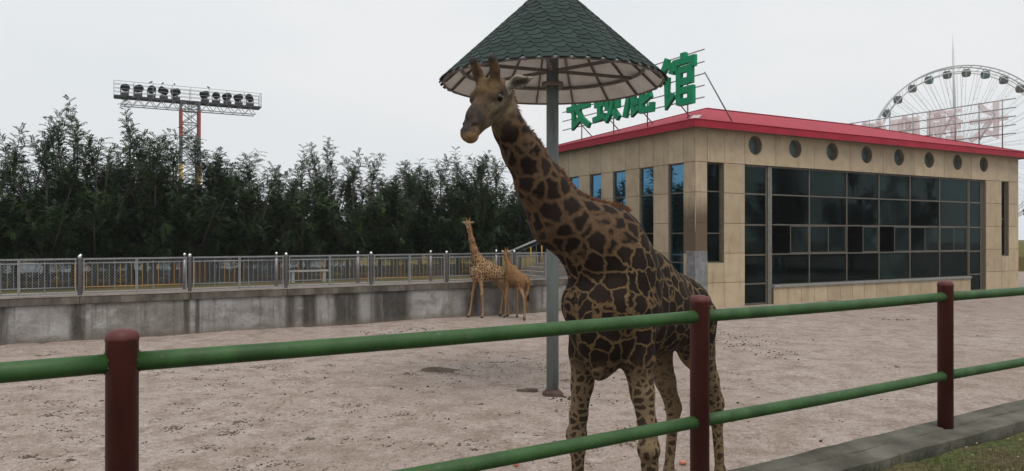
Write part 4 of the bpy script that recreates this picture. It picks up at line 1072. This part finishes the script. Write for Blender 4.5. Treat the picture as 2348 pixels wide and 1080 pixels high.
RANK = {1: [''], 2: ['taller ', 'shorter '], 3: ['tallest ', 'middling ', 'shortest '], 4: ['tallest ', 'second tallest ', 'third tallest ', 'shortest ']}
for (bay, rw_), L in cells.items():
    L.sort(key=lambda e: -e[0])
    for (h, r_), rk in zip(L, RANK[len(L)]): tag(r_, '%sfeathery tree in the %s row behind the %s mesh fence bay from the steps' % (rk, rw_, ORD[bay]), 'tree', 'trees behind the mesh fence')
# tall trees off to the right, mirrored in the glass front
for i, (x, y) in enumerate(((34, 12), (37, 17), (41, 20), (44, 26), (38, 7), (47, 31), (43, 14), (50, 24), (35, 1), (41, 3), (53, 35), (48, 17))):
    r_ = empty('park_tree', (x, y, 0), i * 1.1); r_.scale = (1.7, 1.7, 1.75 + .15 * (i % 4)); wm, cm = TV[i % 6]; mesh_obj('trunk', wm, None, r_); mesh_obj('crown', cm, None, r_)
    tag(r_, 'tall leafy park tree to the right of the sandy enclosure', 'tree', 'trees right of the enclosure')
# low hedge behind the trees, kiosk and bench seen between the trunks
def hedge(name, x0, x1, y0, y1, z0, z1, n, seed, label, frame=(WO, WA)):
    rs = np.random.RandomState(seed); c = np.stack([rs.uniform(x0, x1, n), rs.uniform(y0, y1, n), z0 + (z1 - z0) * rs.rand(n) ** .7], -1)
    d = rs.normal(0, 1, (n, 3)); d /= np.linalg.norm(d, axis=1, keepdims=True); s = np.cross(d, rs.normal(0, 1, (n, 3))); s /= np.linalg.norm(s, axis=1, keepdims=True)
    l = rs.uniform(.05, .12, (n, 1)); V = np.stack([c - d * l, c - s * l * .4, c + d * l, c + s * l * .4], 1).reshape(-1, 3)
    me = fast_mesh('foliage', V, np.arange(len(V)).reshape(-1, 4)); at = me.attributes.new('tone', 'FLOAT', 'FACE'); at.data.foreach_set('value', rs.rand(n).astype(np.float32)); me.materials.append(M['leaf'])
    r_ = empty(name, (*frame[0], 0), frame[1]); mesh_obj('foliage', me, None, r_)
    m2 = MB()
    for x in np.arange(x0 + .2, x1 - .1, .6): m2.tube((x, (y0 + y1) / 2, z0 - .05), (x + .05, (y0 + y1) / 2, z1 - .2), .015, n=5)
    m2.build('stem', M['bark'], r_); return tag(r_, label, 'hedge')
hedge('hedge', -16, 20, 10.0, 11.0, 1.2, 1.55, 12000, 3, 'low dark hedge running behind the tree trunks')
p = loc2w(WO, WA, 6.3, 10.0)
kio = empty('kiosk', (*p, 1.25), WA); tag(kio, 'small red kiosk glimpsed between the tree trunks', 'kiosk')
m2 = MB(); m2.box(-.7, .7, -.5, .5, 0, 1.5); m2.build('body', M['redbox'], kio, bevel=.02); m2 = MB(); m2.box(-.85, .85, -.65, .65, 1.502, 1.62); m2.build('roof', M['benchw'], kio); m2 = MB(); m2.box(-.4, .4, -.52, -.505, .8, 1.3); m2.build('counter_window', M['black'], kio)
p = loc2w(WO, WA, 9.5, 4.0)
ben = empty('bench', (*p, 1.25), WA); tag(ben, 'white bench standing under the trees behind the fence', 'bench')
m2 = MB(); m2.box(-.8, .8, -.2, .2, .40, .46); m2.build('seat', M['benchw'], ben)
for x in (-.6, .6): m2 = MB(); m2.box(x - .05, x + .05, -.16, .16, 0, .398); m2.build('leg', M['benchw'], ben)
# greenery past the right end of the house
q = loc2w(BO, BA, 27.3, 4)
hedge('shrub', 0, 3.0, 0, 2.0, 0, 2.6, 9000, 8, 'dense green shrub past the end of the giraffe house', (q, BA))
q2 = loc2w(BO, BA, 26.6, 2.6)
bn = empty('litter_bin', (*q2, 0), BA); tag(bn, 'yellow bin beside the end wall of the giraffe house', 'bin')
m2 = MB(); m2.lathe([(.36, 0), (.42, .9), (.43, 1.1)], 14); m2.build('body', M['yellow'], bn); m2 = MB(); m2.lathe([(.45, 1.101), (.44, 1.17), (.2, 1.28)], 14); m2.build('lid', M['yellow'], bn)

# ------------------------------------------------------------------ giraffes: one continuous skin grown from a distance field
class Field:
    def __init__(s, lo, hi, h):
        s.lo = np.array(lo, float); s.h = h; s.n = (np.ceil((np.array(hi) - s.lo) / h).astype(int) + 1)
        s.F = np.full(s.n, 1.0, np.float32)
    def sub(s, lo, hi):
        a = np.clip(np.floor((np.array(lo) - s.lo) / s.h).astype(int), 0, s.n - 1); b = np.clip(np.ceil((np.array(hi) - s.lo) / s.h).astype(int) + 1, 1, s.n)
        sl = tuple(slice(i, j) for i, j in zip(a, b)); ax = [(s.lo[k] + s.h * np.arange(a[k], b[k])).astype(np.float32) for k in range(3)]
        return sl, np.meshgrid(*ax, indexing='ij')
    def blend(s, sl, d, k, op):
        A = s.F[sl]
        if op == 'add':
            hh = np.maximum(k - np.abs(A - d), 0) / k; s.F[sl] = np.minimum(A, d) - hh * hh * k * .25
        else:
            d = -d; hh = np.maximum(k - np.abs(A - d), 0) / k; s.F[sl] = np.maximum(A, d) + hh * hh * k * .25
    def cone(s, a, b, ra, rb, k=.06, op='add', flat=None):
        a = np.array(a, float); b = np.array(b, float); m = max(ra, rb) + k + .03
        sl, (X, Y, Z) = s.sub(np.minimum(a, b) - m, np.maximum(a, b) + m)
        ab = b - a; L = float(ab @ ab) + 1e-9
        px, py, pz = X - a[0], Y - a[1], Z - a[2]
        t = np.clip((px * ab[0] + py * ab[1] + pz * ab[2]) / L, 0, 1)
        qx, qy, qz = px - t * ab[0], py - t * ab[1], pz - t * ab[2]
        if flat is not None:
            nv, fct = flat; dn = qx * nv[0] + qy * nv[1] + qz * nv[2]; g_ = dn * (1 / fct - 1); qx = qx + g_ * nv[0]; qy = qy + g_ * nv[1]; qz = qz + g_ * nv[2]
        s.blend(sl, np.sqrt(qx * qx + qy * qy + qz * qz) - (ra + (rb - ra) * t), k, op)
    def ell(s, c, r, k=.06, op='add', ax=None):
        c = np.array(c, float); r = np.array(r, float); A = np.eye(3) if ax is None else np.array(ax, float); m = r.max() + k + .03
        sl, (X, Y, Z) = s.sub(c - m, c + m); P = [X - c[0], Y - c[1], Z - c[2]]
        q = [sum(A[i][j] * P[j] for j in range(3)) for i in range(3)]
        k0 = np.sqrt(sum((q[i] / r[i]) ** 2 for i in range(3))); k1 = np.sqrt(sum((q[i] / r[i] ** 2) ** 2 for i in range(3))) + 1e-6
        s.blend(sl, k0 * (k0 - 1) / k1, k, op)
    def chain(s, pts, k=.06, flat=None):
        for p, q in zip(pts[:-1], pts[1:]): s.cone(p[:3], q[:3], p[3], q[3], k, 'add', flat)
    def surface(s):
        F = s.F; S = F < 0; nx, ny, nz = F.shape
        cnt = np.zeros((nx - 1, ny - 1, nz - 1), np.int8)
        for i in (0, 1):
            for j in (0, 1):
                for k in (0, 1): cnt += S[i:nx - 1 + i, j:ny - 1 + j, k:nz - 1 + k]
        act = (cnt > 0) & (cnt < 8); ai = np.argwhere(act); idm = np.full(act.shape, -1, np.int32); idm[act] = np.arange(len(ai))
        acc = np.zeros((len(ai), 3)); num = np.zeros((len(ai), 1)); O = [(i, j, k) for i in (0, 1) for j in (0, 1) for k in (0, 1)]
        for a in O:
            for ax_ in range(3):
                if a[ax_]: continue
                b = list(a); b[ax_] = 1; fa_ = F[tuple((ai + a).T)]; fb = F[tuple((ai + b).T)]; m = (fa_ < 0) != (fb < 0)
                t = np.where(m, fa_ / np.where(m, fa_ - fb, 1), 0); p = np.repeat(np.array([a], float), len(ai), 0); p[:, ax_] = t; acc[m] += p[m]; num[m] += 1
        V = s.lo + s.h * (ai + acc / num); Q = []
        for ax_ in range(3):
            u, v_ = (ax_ + 1) % 3, (ax_ + 2) % 3; a = [slice(None)] * 3; b = [slice(None)] * 3; a[ax_] = slice(0, -1); b[ax_] = slice(1, None)
            e = np.argwhere(S[tuple(a)] != S[tuple(b)]); e = e[(e[:, u] > 0) & (e[:, v_] > 0) & (e[:, u] < F.shape[u] - 1) & (e[:, v_] < F.shape[v_] - 1)]
            du = np.zeros(3, int); du[u] = 1; dv = np.zeros(3, int); dv[v_] = 1
            c = [idm[tuple((e - o).T)] for o in (du + dv, dv, 0 * du, du)]; q = np.stack(c, -1); inside = S[tuple(e.T)]
            Q.append(np.where(inside[:, None], q, q[:, ::-1]))
        return V, np.concatenate(Q)

def coat_material(name, patch, patch2, line, neck_line, leg_line, bscale, lscale, bth, nth, lth):
    n = N(name); c = n.coord(); nz_ = n.node('ShaderNodeTexNoise'); nz_.inputs['Scale'].default_value = 3.2; nz_.inputs['Detail'].default_value = 3; n.link(c, nz_.inputs['Vector'])
    nf = n.node('ShaderNodeTexNoise'); nf.inputs['Scale'].default_value = 18; nf.inputs['Detail'].default_value = 3; n.link(c, nf.inputs['Vector'])
    def warp(vec, amt, src):
        s1_ = n.node('ShaderNodeVectorMath', operation='SUBTRACT'); n.link(src.outputs['Color'], s1_.inputs[0]); s1_.inputs[1].default_value = (.5, .5, .5)
        s2_ = n.node('ShaderNodeVectorMath', operation='SCALE'); n.link(s1_.outputs[0], s2_.inputs[0]); s2_.inputs['Scale'].default_value = amt
        s3_ = n.node('ShaderNodeVectorMath', operation='ADD'); n.link(vec, s3_.inputs[0]); n.link(s2_.outputs[0], s3_.inputs[1]); return s3_.outputs[0]
    nh = n.node('ShaderNodeTexNoise'); nh.inputs['Scale'].default_value = 70; nh.inputs['Detail'].default_value = 2; n.link(c, nh.inputs['Vector'])
    wv = warp(warp(warp(c, .17, nz_), .045, nf), .022, nh)
    def vor(scale, rnd=.85):
        v1 = n.node('ShaderNodeTexVoronoi', feature='DISTANCE_TO_EDGE'); v1.inputs['Scale'].default_value = scale; v1.inputs['Randomness'].default_value = rnd; n.link(wv, v1.inputs['Vector'])
        v2 = n.node('ShaderNodeTexVoronoi', feature='F1'); v2.inputs['Scale'].default_value = scale; v2.inputs['Randomness'].default_value = rnd; n.link(wv, v2.inputs['Vector']); return v1.outputs['Distance'], v2.outputs['Color']
    d1, c1 = vor(bscale); d2, c2 = vor(lscale)
    leg = n.attr('legm').outputs['Fac']; nk = n.attr('neckm').outputs['Fac']; hm = n.attr('headm').outputs['Fac']; hc = n.attr('hcol').outputs['Color']; bl = n.attr('pale').outputs['Fac']
    th = n.math('ADD', n.math('MULTIPLY', n.math('SUBTRACT', 1.0, nk), bth), n.math('MULTIPLY', nk, nth))
    def edge(d, t, soft):
        mr = n.node('ShaderNodeMapRange', interpolation_type='SMOOTHSTEP'); n.link(d, mr.inputs[0]); n.put(mr.inputs[1], t); mr.inputs[2].default_value = 1
        n.link(n.math('ADD', t, soft), mr.inputs[2]) if hasattr(t, 'links') else setattr(mr.inputs[2], 'default_value', t + soft); return mr.outputs[0]
    soft = n.math('ADD', n.math('MULTIPLY', nk, .10), .05)
    mrb = n.node('ShaderNodeMapRange', interpolation_type='SMOOTHSTEP'); n.link(d1, mrb.inputs[0]); n.link(th, mrb.inputs[1]); n.link(n.math('ADD', th, soft), mrb.inputs[2]); eb = mrb.outputs[0]
    el = edge(d2, lth, .09)
    sep = n.node('ShaderNodeSeparateColor'); n.link(c1, sep.inputs[0])
    ptone = n.math('ADD', n.math('MULTIPLY', sep.outputs[0], .6), n.math('MULTIPLY', nz_.outputs['Fac'], .5))
    pc = n.ramp(ptone, [(.2, patch), (.9, patch2)]); pc = n.mix(n.ramp(d1, [(.12, 0.), (.42, .45)]), pc, patch2)
    ln = n.mix(nk, line, neck_line)
    ln = n.mix(n.ramp(nf.outputs['Fac'], [(.3, .4), (.6, 0.)]), ln, patch2)
    body = n.mix(eb, ln, pc)
    legc = n.mix(el, leg_line, n.mix(.16, patch2, leg_line))
    col = n.mix(leg, body, legc)
    col = n.mix(bl, col, leg_line)
    mot = n.noise(c, 16, 5, .7); hc = n.mix(n.ramp(mot, [(.36, .62), (.54, 0.)]), hc, (.032, .022, .016)); hc = n.mix(n.ramp(n.noise(c, 30, 4, .7), [(.54, 0.), (.7, .3)]), hc, leg_line)
    col = n.mix(hm, col, hc)
    hoof = n.attr('hoof').outputs['Fac']; col = n.mix(hoof, col, (.05, .042, .035))
    # short coat: streaky fine variation
    hair = n.noise(n.coord((1, 1, .35)), 85, 3, .6)
    col = n.mix(n.ramp(hair, [(.3, .30), (.55, 0.)]), col, (.02, .014, .01))
    n.link(col, n.b.inputs['Base Color']); n.b.inputs['Roughness'].default_value = .8; n.b.inputs['Specular IOR Level'].default_value = .10
    n.bump(n.math('ADD', n.math('MULTIPLY', hair, .5), nf.outputs['Fac']), .28, .012); return n.m

FORE = lambda sy: [(.10, sy * .22, 2.38, .19), (.09, sy * .26, 1.98, .142), (.08, sy * .30, 1.68, .094), (.07, sy * .345, 1.40, .076), (.075, sy * .36, 1.22, .080), (.065, sy * .36, 1.08, .062), (.05, sy * .36, .75, .05), (.05, sy * .36, .40, .048), (.06, sy * .36, .22, .062), (.10, sy * .36, .09, .062), (.12, sy * .36, .045, .075)]
def giraffe(label, pos, yaw, scale, vox, neck, headB, headF, legs, mat, mane_mat, roll=0.0, right_ear_back=True, group=None, body_w=1.0, mane_n=5500, headgain=(1, 1, 1)):
    B = np.array(headB, float); f = np.array(headF, float); f /= np.linalg.norm(f)
    l = np.cross([0, 0, 1.0], f); l /= np.linalg.norm(l); u = np.cross(f, l)
    if roll: c_, s_ = math.cos(roll), math.sin(roll); l, u = l * c_ + u * s_, u * c_ - l * s_
    Hh = lambda x, y, z: B + f * x + l * y + u * z; AX = [f, l, u]
    allp = np.array([p[:3] for L in legs for p in L] + [p[:3] for p in neck] + [tuple(Hh(.7, 0, -.1)), tuple(Hh(0, .35, .1)), tuple(Hh(0, -.35, .1)), tuple(Hh(0, 0, .42)), (-1.75, 0, 1.2), (.45, .42, 2.5), (.4, -.42, 2.5)])
    fld = Field(allp.min(0) - .14, allp.max(0) + .14, vox)
    fld.F[:] = 1.0
    # trunk
    fld.ell((-.30, 0, 2.36), (.74, .355 * body_w, .48), .12); fld.cone((-.04, 0, 2.96), (.06, 0, 2.42), .19, .36, .14)
    fld.ell((.20, 0, 2.22), (.30, .27, .36), .12); fld.ell((-.74, 0, 2.24), (.52, .36 * body_w, .37), .12)
    fld.ell((-1.18, 0, 2.26), (.36, .32, .34), .12); fld.cone((-.08, 0, 3.00), (-.55, 0, 2.66), .16, .17, .16); fld.cone((-.55, 0, 2.66), (-1.3, 0, 2.38), .17, .16, .16)
    for sy in (-1, 1):
        fld.ell((.08, sy * .25, 2.48), (.23, .13, .46), .10); fld.ell((.29, sy * .20, 2.42), (.15, .14, .17), .10); fld.ell((-1.2, sy * .19, 2.10), (.30, .17, .38), .10)
    fld.ell((.24, 0, 1.93), (.14, .10, .12), .10); fld.ell((.30, .02, 1.86), (.10, .045, .07), .05)
    # legs
    for L in legs: fld.chain(L, .05)
    for L in legs[2:]:
        k = L[3]; fld.ell((k[0] - .055, k[1], k[2] + .06), (.05, .038, .085), .05)
    for L in legs[:2]:
        k = L[4]; fld.ell((k[0] + .02, k[1], k[2]), (.08, .078, .095), .04)
    # neck
    base = [(-.04, 0, 2.72, .34)] + list(neck); fld.chain(base, .12)
    hb = Hh(-.01, 0, -.03); fld.cone(neck[-1][:3], hb, neck[-1][3], .115, .08); fld.cone(neck[-1][:3], Hh(.06, 0, -.10), neck[-1][3] * .85, .085, .07)
    # head
    fld.ell(Hh(.07, 0, .0), (.15, .115, .125), .06, 'add', AX)
    fld.cone(Hh(.12, 0, .005), Hh(.43, 0, -.022), .108, .066, .05, 'add', (l, .92)); fld.cone(Hh(.42, 0, -.024), Hh(.55, 0, -.04), .066, .058, .05)
    fld.cone(Hh(.06, 0, -.085), Hh(.30, 0, -.095), .078, .055, .06); fld.cone(Hh(.30, 0, -.095), Hh(.50, 0, -.088), .053, .040, .05)
    fld.ell(Hh(.575, 0, -.058), (.062, .062, .058), .04, 'add', AX); fld.ell(Hh(.555, 0, -.105), (.050, .046, .034), .025, 'add', AX)
    fld.ell(Hh(.17, 0, .105), (.085, .058, .045), .06, 'add', AX); fld.ell(Hh(.36, 0, .045), (.12, .045, .03), .06, 'add', AX)
    for sy in (-1, 1):
        fld.ell(Hh(.165, sy * .098, .048), (.072, .044, .046), .04, 'add', AX)         # brow
        fld.ell(Hh(.18, sy * .085, -.03), (.10, .05, .05), .05, 'add', AX)             # cheek
        fld.ell(Hh(.525, sy * .042, -.012), (.045, .026, .026), .025, 'add', AX)       # nostril wing
        fld.cone(Hh(.075, sy * .062, .085), Hh(.045, sy * .080, .19), .046, .037, .04); fld.cone(Hh(.045, sy * .080, .19), Hh(.030, sy * .088, .285), .036, .036, .03)
    # ears
    ears = []
    for sy in (-1, 1):
        if sy > 0 or not right_ear_back: d = l * sy * .93 + u * .02 - f * .32
        else: d = l * sy * .62 - u * .08 - f * .80
        d = d / np.linalg.norm(d); nrm = f - d * (f @ d); nrm = nrm / np.linalg.norm(nrm); wd = np.cross(nrm, d)
        r0 = Hh(.005, sy * .110, .030); c0 = r0 + d * .115; ears.append((c0, d, nrm, sy))
        fld.cone(Hh(.01, sy * .09, .03), r0 + d * .03, .038, .03, .03)
        fld.cone(r0 + d * .02, r0 + d * .10, .032, .062, .02, 'add', (nrm, .42)); fld.cone(r0 + d * .10, r0 + d * .235, .062, .008, .02, 'add', (nrm, .42))
    for sy in (-1, 1):
        fld.cone(Hh(.556, sy * .050, .004), Hh(.505, sy * .076, -.022), .014, .010, .012, 'sub')
        fld.ell(Hh(.180, sy * .137, .022), (.036, .02, .024), .02, 'sub', AX)
    fld.cone(Hh(.63, .05, -.088), Hh(.47, .075, -.080), .006, .004, .012, 'sub'); fld.cone(Hh(.63, -.05, -.088), Hh(.47, -.075, -.080), .006, .004, .012, 'sub')
    for c0, d, nrm, sy in ears:
        o_ = c0 - d * .115 + nrm * .022; fld.cone(o_ + d * .035, o_ + d * .10, .014, .046, .012, 'sub', (nrm, .42)); fld.cone(o_ + d * .10, o_ + d * .205, .046, .006, .012, 'sub', (nrm, .42))
    # tail
    fld.chain([(-1.46, 0, 2.42, .06), (-1.60, 0, 2.18, .04), (-1.64, 0, 1.8, .026), (-1.63, 0, 1.5, .02)], .05)
    V, Q = fld.surface()
    me = fast_mesh('body', V, Q, True)
    def put(name, arr): a = me.attributes.new(name, 'FLOAT', 'POINT'); a.data.foreach_set('value', np.asarray(arr, np.float32))
    x, y, z = V.T; rel = V - B; hx, hy, hz = rel @ f, rel @ l, rel @ u
    near_head = sstep(.75, .62, np.linalg.norm(V - Hh(.25, 0, 0), axis=1) * 1.0)
    def dcone(a, b, ra, rb):
        a = np.array(a, float); b = np.array(b, float); ab = b - a; t = np.clip((V - a) @ ab / (ab @ ab + 1e-9), 0, 1); return np.linalg.norm(V - a - t[:, None] * ab, axis=1) - (ra + (rb - ra) * t)
    dn_ = np.minimum.reduce([dcone(p[:3], q[:3], p[3], q[3]) for p, q in zip(base[:-1], base[1:])])
    dh_ = np.minimum.reduce([dcone(Hh(.0, 0, .0), Hh(.55, 0, -.05), .125, .06), dcone(Hh(.08, 0, -.085), Hh(.5, 0, -.088), .078, .04), dcone(Hh(.05, -.2, .03), Hh(.05, .2, .03), .05, .05), dcone(Hh(.05, 0, .1), Hh(.03, 0, .28), .12, .14)])
    headm = sstep(-.05, .03, dn_ - dh_)
    _old = np.maximum(sstep(-.07, .06, hx + .25 * np.minimum(hz, .0)) * near_head, sstep(.10, .115, np.abs(hy)) * near_head * (hz > -.06) * (hx > -.2))
    rs = np.random.RandomState(3); nzv = (np.sin(V @ rs.normal(0, 30, (3, 8)) + rs.uniform(0, 6, 8))).mean(1)
    put('legm', sstep(2.02, 1.72, z)); put('neckm', sstep(2.85, 3.15, z + .3 * np.maximum(x, 0)) * sstep(-.1, .25, x)); put('headm', np.clip(headm, 0, 1)); put('hoof', sstep(.12, .09, z))
    put('pale', np.clip(sstep(.9, .55, z) * .25 + sstep(2.1, 1.85, z) * sstep(1.1, 1.5, z) * sstep(-1.0, -1.1, x) * .45 * (np.abs(y) < .22), 0, .7))
    pa = me.attributes['pale']; pv_ = np.zeros(len(V), np.float32); pa.data.foreach_get('value', pv_); pv_ += .5 * sstep(.20, .04, dh_) * (1 - np.clip(headm, 0, 1)) * (.5 + .5 * (nzv > -.05)); pa.data.foreach_set('value', np.clip(pv_, 0, .75).astype(np.float32))
    C3 = lambda *c: np.array(c)
    col = np.tile(C3(.090, .060, .038), (len(V), 1)) * (1 + .55 * nzv[:, None])
    def lay(m, c): nonlocal col; col = col * (1 - m[:, None]) + np.array(c) * (1 + .35 * nzv[:, None]) * m[:, None]
    lay(sstep(.04, .12, hz) * sstep(.32, .18, hx), (.135, .084, .040))                      # forehead
    lay(sstep(-.02, -.10, hz) * sstep(.5, .35, hx) * .9, (.215, .165, .105))                 # jaw
    lay(np.exp(-((hx - .245) ** 2 / .0055 + (hz + .025) ** 2 / .0020)) * .95, (.24, .195, .13))   # pale under the eye
    lay(np.exp(-((hx - .18) ** 2 / .0035 + (hz - .03) ** 2 / .0012)) * (np.abs(hy) > .07), (.03, .024, .02))
    lay(np.exp(-((hx - .12) ** 2 / .002 + (hz - .075) ** 2 / .0008)) * (np.abs(hy) > .05) * .8, (.05, .036, .026))
    lay(np.exp(-((hx - .30) ** 2 / .006 + (hz + .075) ** 2 / .0006)) * .7, (.055, .042, .032))
    lay(sstep(.34, .44, hx) * sstep(-.06, -.01, hz), (.050, .041, .037))                    # nose bridge
    lay(np.exp(-((hx - .53) ** 2 / .0016 + (hz + .012) ** 2 / .0005)) * (np.abs(hy) > .03), (.02, .016, .015))
    lay(sstep(.47, .56, hx - .35 * (hz + .06)) * sstep(.0, -.035, hz), (.31, .185, .10))     # tan lips
    lay(sstep(.14, .2, hz) * (hx < .15) * sstep(.25, .2, hx), (.115, .072, .038))           # ossicones
    lay(sstep(.265, .29, hz) * (hx < .15), (.05, .045, .042))
    for c0, d, nrm, sy in ears:
        rr_ = V - c0; m = ((np.abs(rr_ @ d) < .115) & (np.abs(rr_ @ nrm) < .05) & (np.abs(rr_ @ np.cross(nrm, d)) < .07) & (np.abs(hy) > .118)).astype(float)
        lay(m, (.34, .31, .25)); inn = m * ((rr_ @ nrm) > -.004) * sstep(.034, .014, np.abs(rr_ @ np.cross(nrm, d))) * sstep(.085, .05, np.abs(rr_ @ d)); lay(inn * .9, (.05, .04, .03))
    ca = me.attributes.new('hcol', 'FLOAT_COLOR', 'POINT'); ca.data.foreach_set('color', np.concatenate([np.clip(col * np.array(headgain), 0, 1), np.ones((len(V), 1))], 1).astype(np.float32).ravel())
    root = empty('giraffe', (pos[0], pos[1], 0), yaw); root.scale = (scale,) * 3
    tag(root, label, 'giraffe', group); mesh_obj('body', me, mat, root)
    for sy in (-1, 1):
        e = MB(); e.ball((0, 0, 0), .036, nu=16, nv=12); mesh_obj('eye', e.mesh('eye'), M['eye'], root, tuple(Hh(.182, sy * .116, .024)))
    # mane: short upright hair along the crest of the neck
    P = [np.array(p[:3]) for p in ([(-.18, 0, 2.93, .1), (.03, 0, 2.85, .36)] + list(neck))] + [Hh(-.06, 0, .03)]; Rr = [.2, .30] + [p[3] for p in neck] + [.11]
    VV = []; mm = MB()
    seg = np.linspace(0, len(P) - 1.001, mane_n); rng = np.random.RandomState(5)
    for t in seg:
        i = int(t); w_ = t - i; c = P[i] * (1 - w_) + P[i + 1] * w_; r = Rr[i] * (1 - w_) + Rr[i + 1] * w_
        a = P[max(i - 1, 0)]; b = P[min(i + 2, len(P) - 1)]; d = b - a; d /= np.linalg.norm(d); up = np.array([0, 0, 1.0]) - d * d[2]; up /= np.linalg.norm(up); sd_ = np.cross(up, d)
        # march outwards to the actual skin
        q = c.copy(); lo_, hi_ = 0.0, r + .22
        for _ in range(9):
            mid_ = (lo_ + hi_) / 2; ii = np.clip(((c + up * mid_ - fld.lo) / vox).round().astype(int), 0, fld.n - 1)
            if fld.F[tuple(ii)] < 0: lo_ = mid_
            else: hi_ = mid_
        root_p = c + up * (lo_ - .02) + sd_ * rng.normal(0, .010)
        L = (.02 + rng.uniform(.032, .052)) * min(1, .5 + t * .4); tip = root_p + up * L + d * rng.uniform(-.05, .005) + sd_ * rng.normal(0, .010)
        wv = (d * rng.uniform(-1, 1) + sd_ * rng.uniform(-.5, .5)) * .011
        VV += [root_p - wv, root_p + wv, tip]
    mesh_obj('mane', fast_mesh('mane', np.array(VV), np.arange(len(VV)).reshape(-1, 3)), mane_mat, root)
    VV = []
    for _ in range(220):
        b = np.array([-1.63, 0, 1.52]) + rng.normal(0, .012, 3); t = b + np.array([rng.normal(0, .05), rng.normal(0, .05), -rng.uniform(.25, .55)]); VV += [b - [.006, 0, 0], b + [.006, .004, 0], t]
    mesh_obj('tail_tuft', fast_mesh('tail_tuft', np.array(VV), np.arange(len(VV)).reshape(-1, 3)), M['tail'], root)
    return root

coatA = coat_material('dark_giraffe_coat', (.0105, .0078, .0065), (.022, .0140, .0105), (.150, .095, .047), (.112, .066, .037), (.215, .150, .088), 6.6, 13.5, .028, .03, .11)
HR = [(-1.12, -.20, 2.20, .25), (-1.12, -.20, 1.88, .165), (-1.28, -.165, 1.52, .10), (-1.44, -.15, 1.21, .076), (-1.42, -.15, 1.05, .058), (-1.33, -.15, .6, .047), (-1.27, -.15, .23, .060), (-1.22, -.15, .045, .075)]
HL = [(-1.12, .20, 2.20, .25), (-1.18, .225, 1.88, .165), (-1.40, .25, 1.56, .098), (-1.56, .26, 1.30, .076), (-1.57, .265, 1.12, .056), (-1.62, .28, .6, .047), (-1.66, .28, .23, .060), (-1.61, .28, .045, .075)]
giraffe('large dark brown giraffe leaning its neck over the sand behind the green railing', (.912, 6.38), math.atan2(-.785, -.62), 1.0, .0125,
        [(.115, -.098, 2.935, .325), (.39, -.325, 3.15, .245), (.575, -.405, 3.44, .185), (.749, -.464, 3.714, .143), (.877, -.497, 3.88, .115)],
        (1.02, -.518, 4.19), (.763, .114, -.636), [FORE(1), FORE(-1), HL, HR], coatA, M['mane'])
coatB = coat_material('tawny_giraffe_coat', (.095, .040, .017), (.135, .062, .027), (.40, .285, .165), (.29, .18, .10), (.32, .20, .11), 6.8, 10, .085, .07, .24)
coatC = coat_material('tawny_calf_coat', (.12, .05, .02), (.165, .075, .03), (.32, .205, .105), (.25, .14, .07), (.30, .185, .10), 10, 13, .05, .05, .2)
def shift(L, dx, i0=2): 
    out = []
    zt = L[i0][2]
    for p in L: k = max(0, (2.1 - p[2]) / 2.1); out.append((p[0] + dx * k, p[1], p[2], p[3] * .92))
    return out
giraffe('young tawny giraffe with raised neck standing against the stained wall', (-1.2, 27.05), math.atan2(-.51, -.86), .72, .0175,
        [(.16, 0, 3.0, .27), (.34, .02, 3.5, .185), (.50, .05, 4.0, .14), (.62, .07, 4.45, .115), (.66, .08, 4.62, .105)],
        (.70, .06, 4.86), (.51, .86, -.28), [shift(FORE(1), -.05), shift(FORE(-1), .38), shift(HL, .12), shift(HR, -.08)], coatB, M['mane'], right_ear_back=False, mane_n=1200, headgain=(2.3, 2.0, 1.7))
giraffe('smallest tawny giraffe calf seen from behind beside the other young one', (.02, 26.95), math.atan2(.83, -.55), .62, .018,
        [(.20, 0, 2.92, .26), (.40, .02, 3.2, .18), (.56, .03, 3.5, .135), (.66, .03, 3.72, .118)],
        (.72, .0, 3.92), (.55, -.80, -.30), [shift(FORE(1), .2), shift(FORE(-1), -.05), shift(HL, -.05), shift(HR, .25)], coatC, M['mane'], right_ear_back=False, mane_n=1200, headgain=(1.7, 1.5, 1.3))

# ------------------------------------------------------------------ light haze in the air
hzm = bpy.data.materials.new('haze_air'); hzm.use_nodes = True; ht = hzm.node_tree; ht.nodes.clear()
ho = ht.nodes.new('ShaderNodeOutputMaterial'); pv = ht.nodes.new('ShaderNodeVolumePrincipled'); pv.inputs['Color'].default_value = (.93, .95, .97, 1); pv.inputs['Density'].default_value = .00045; pv.inputs['Anisotropy'].default_value = .2
ht.links.new(pv.outputs[0], ho.inputs['Volume'])
mb = MB(); mb.box(-420, 420, -420, 420, -2.5, 66)
hb = mb.build('haze', hzm); tag(hb, 'thin pale summer haze in the air', kind='stuff')
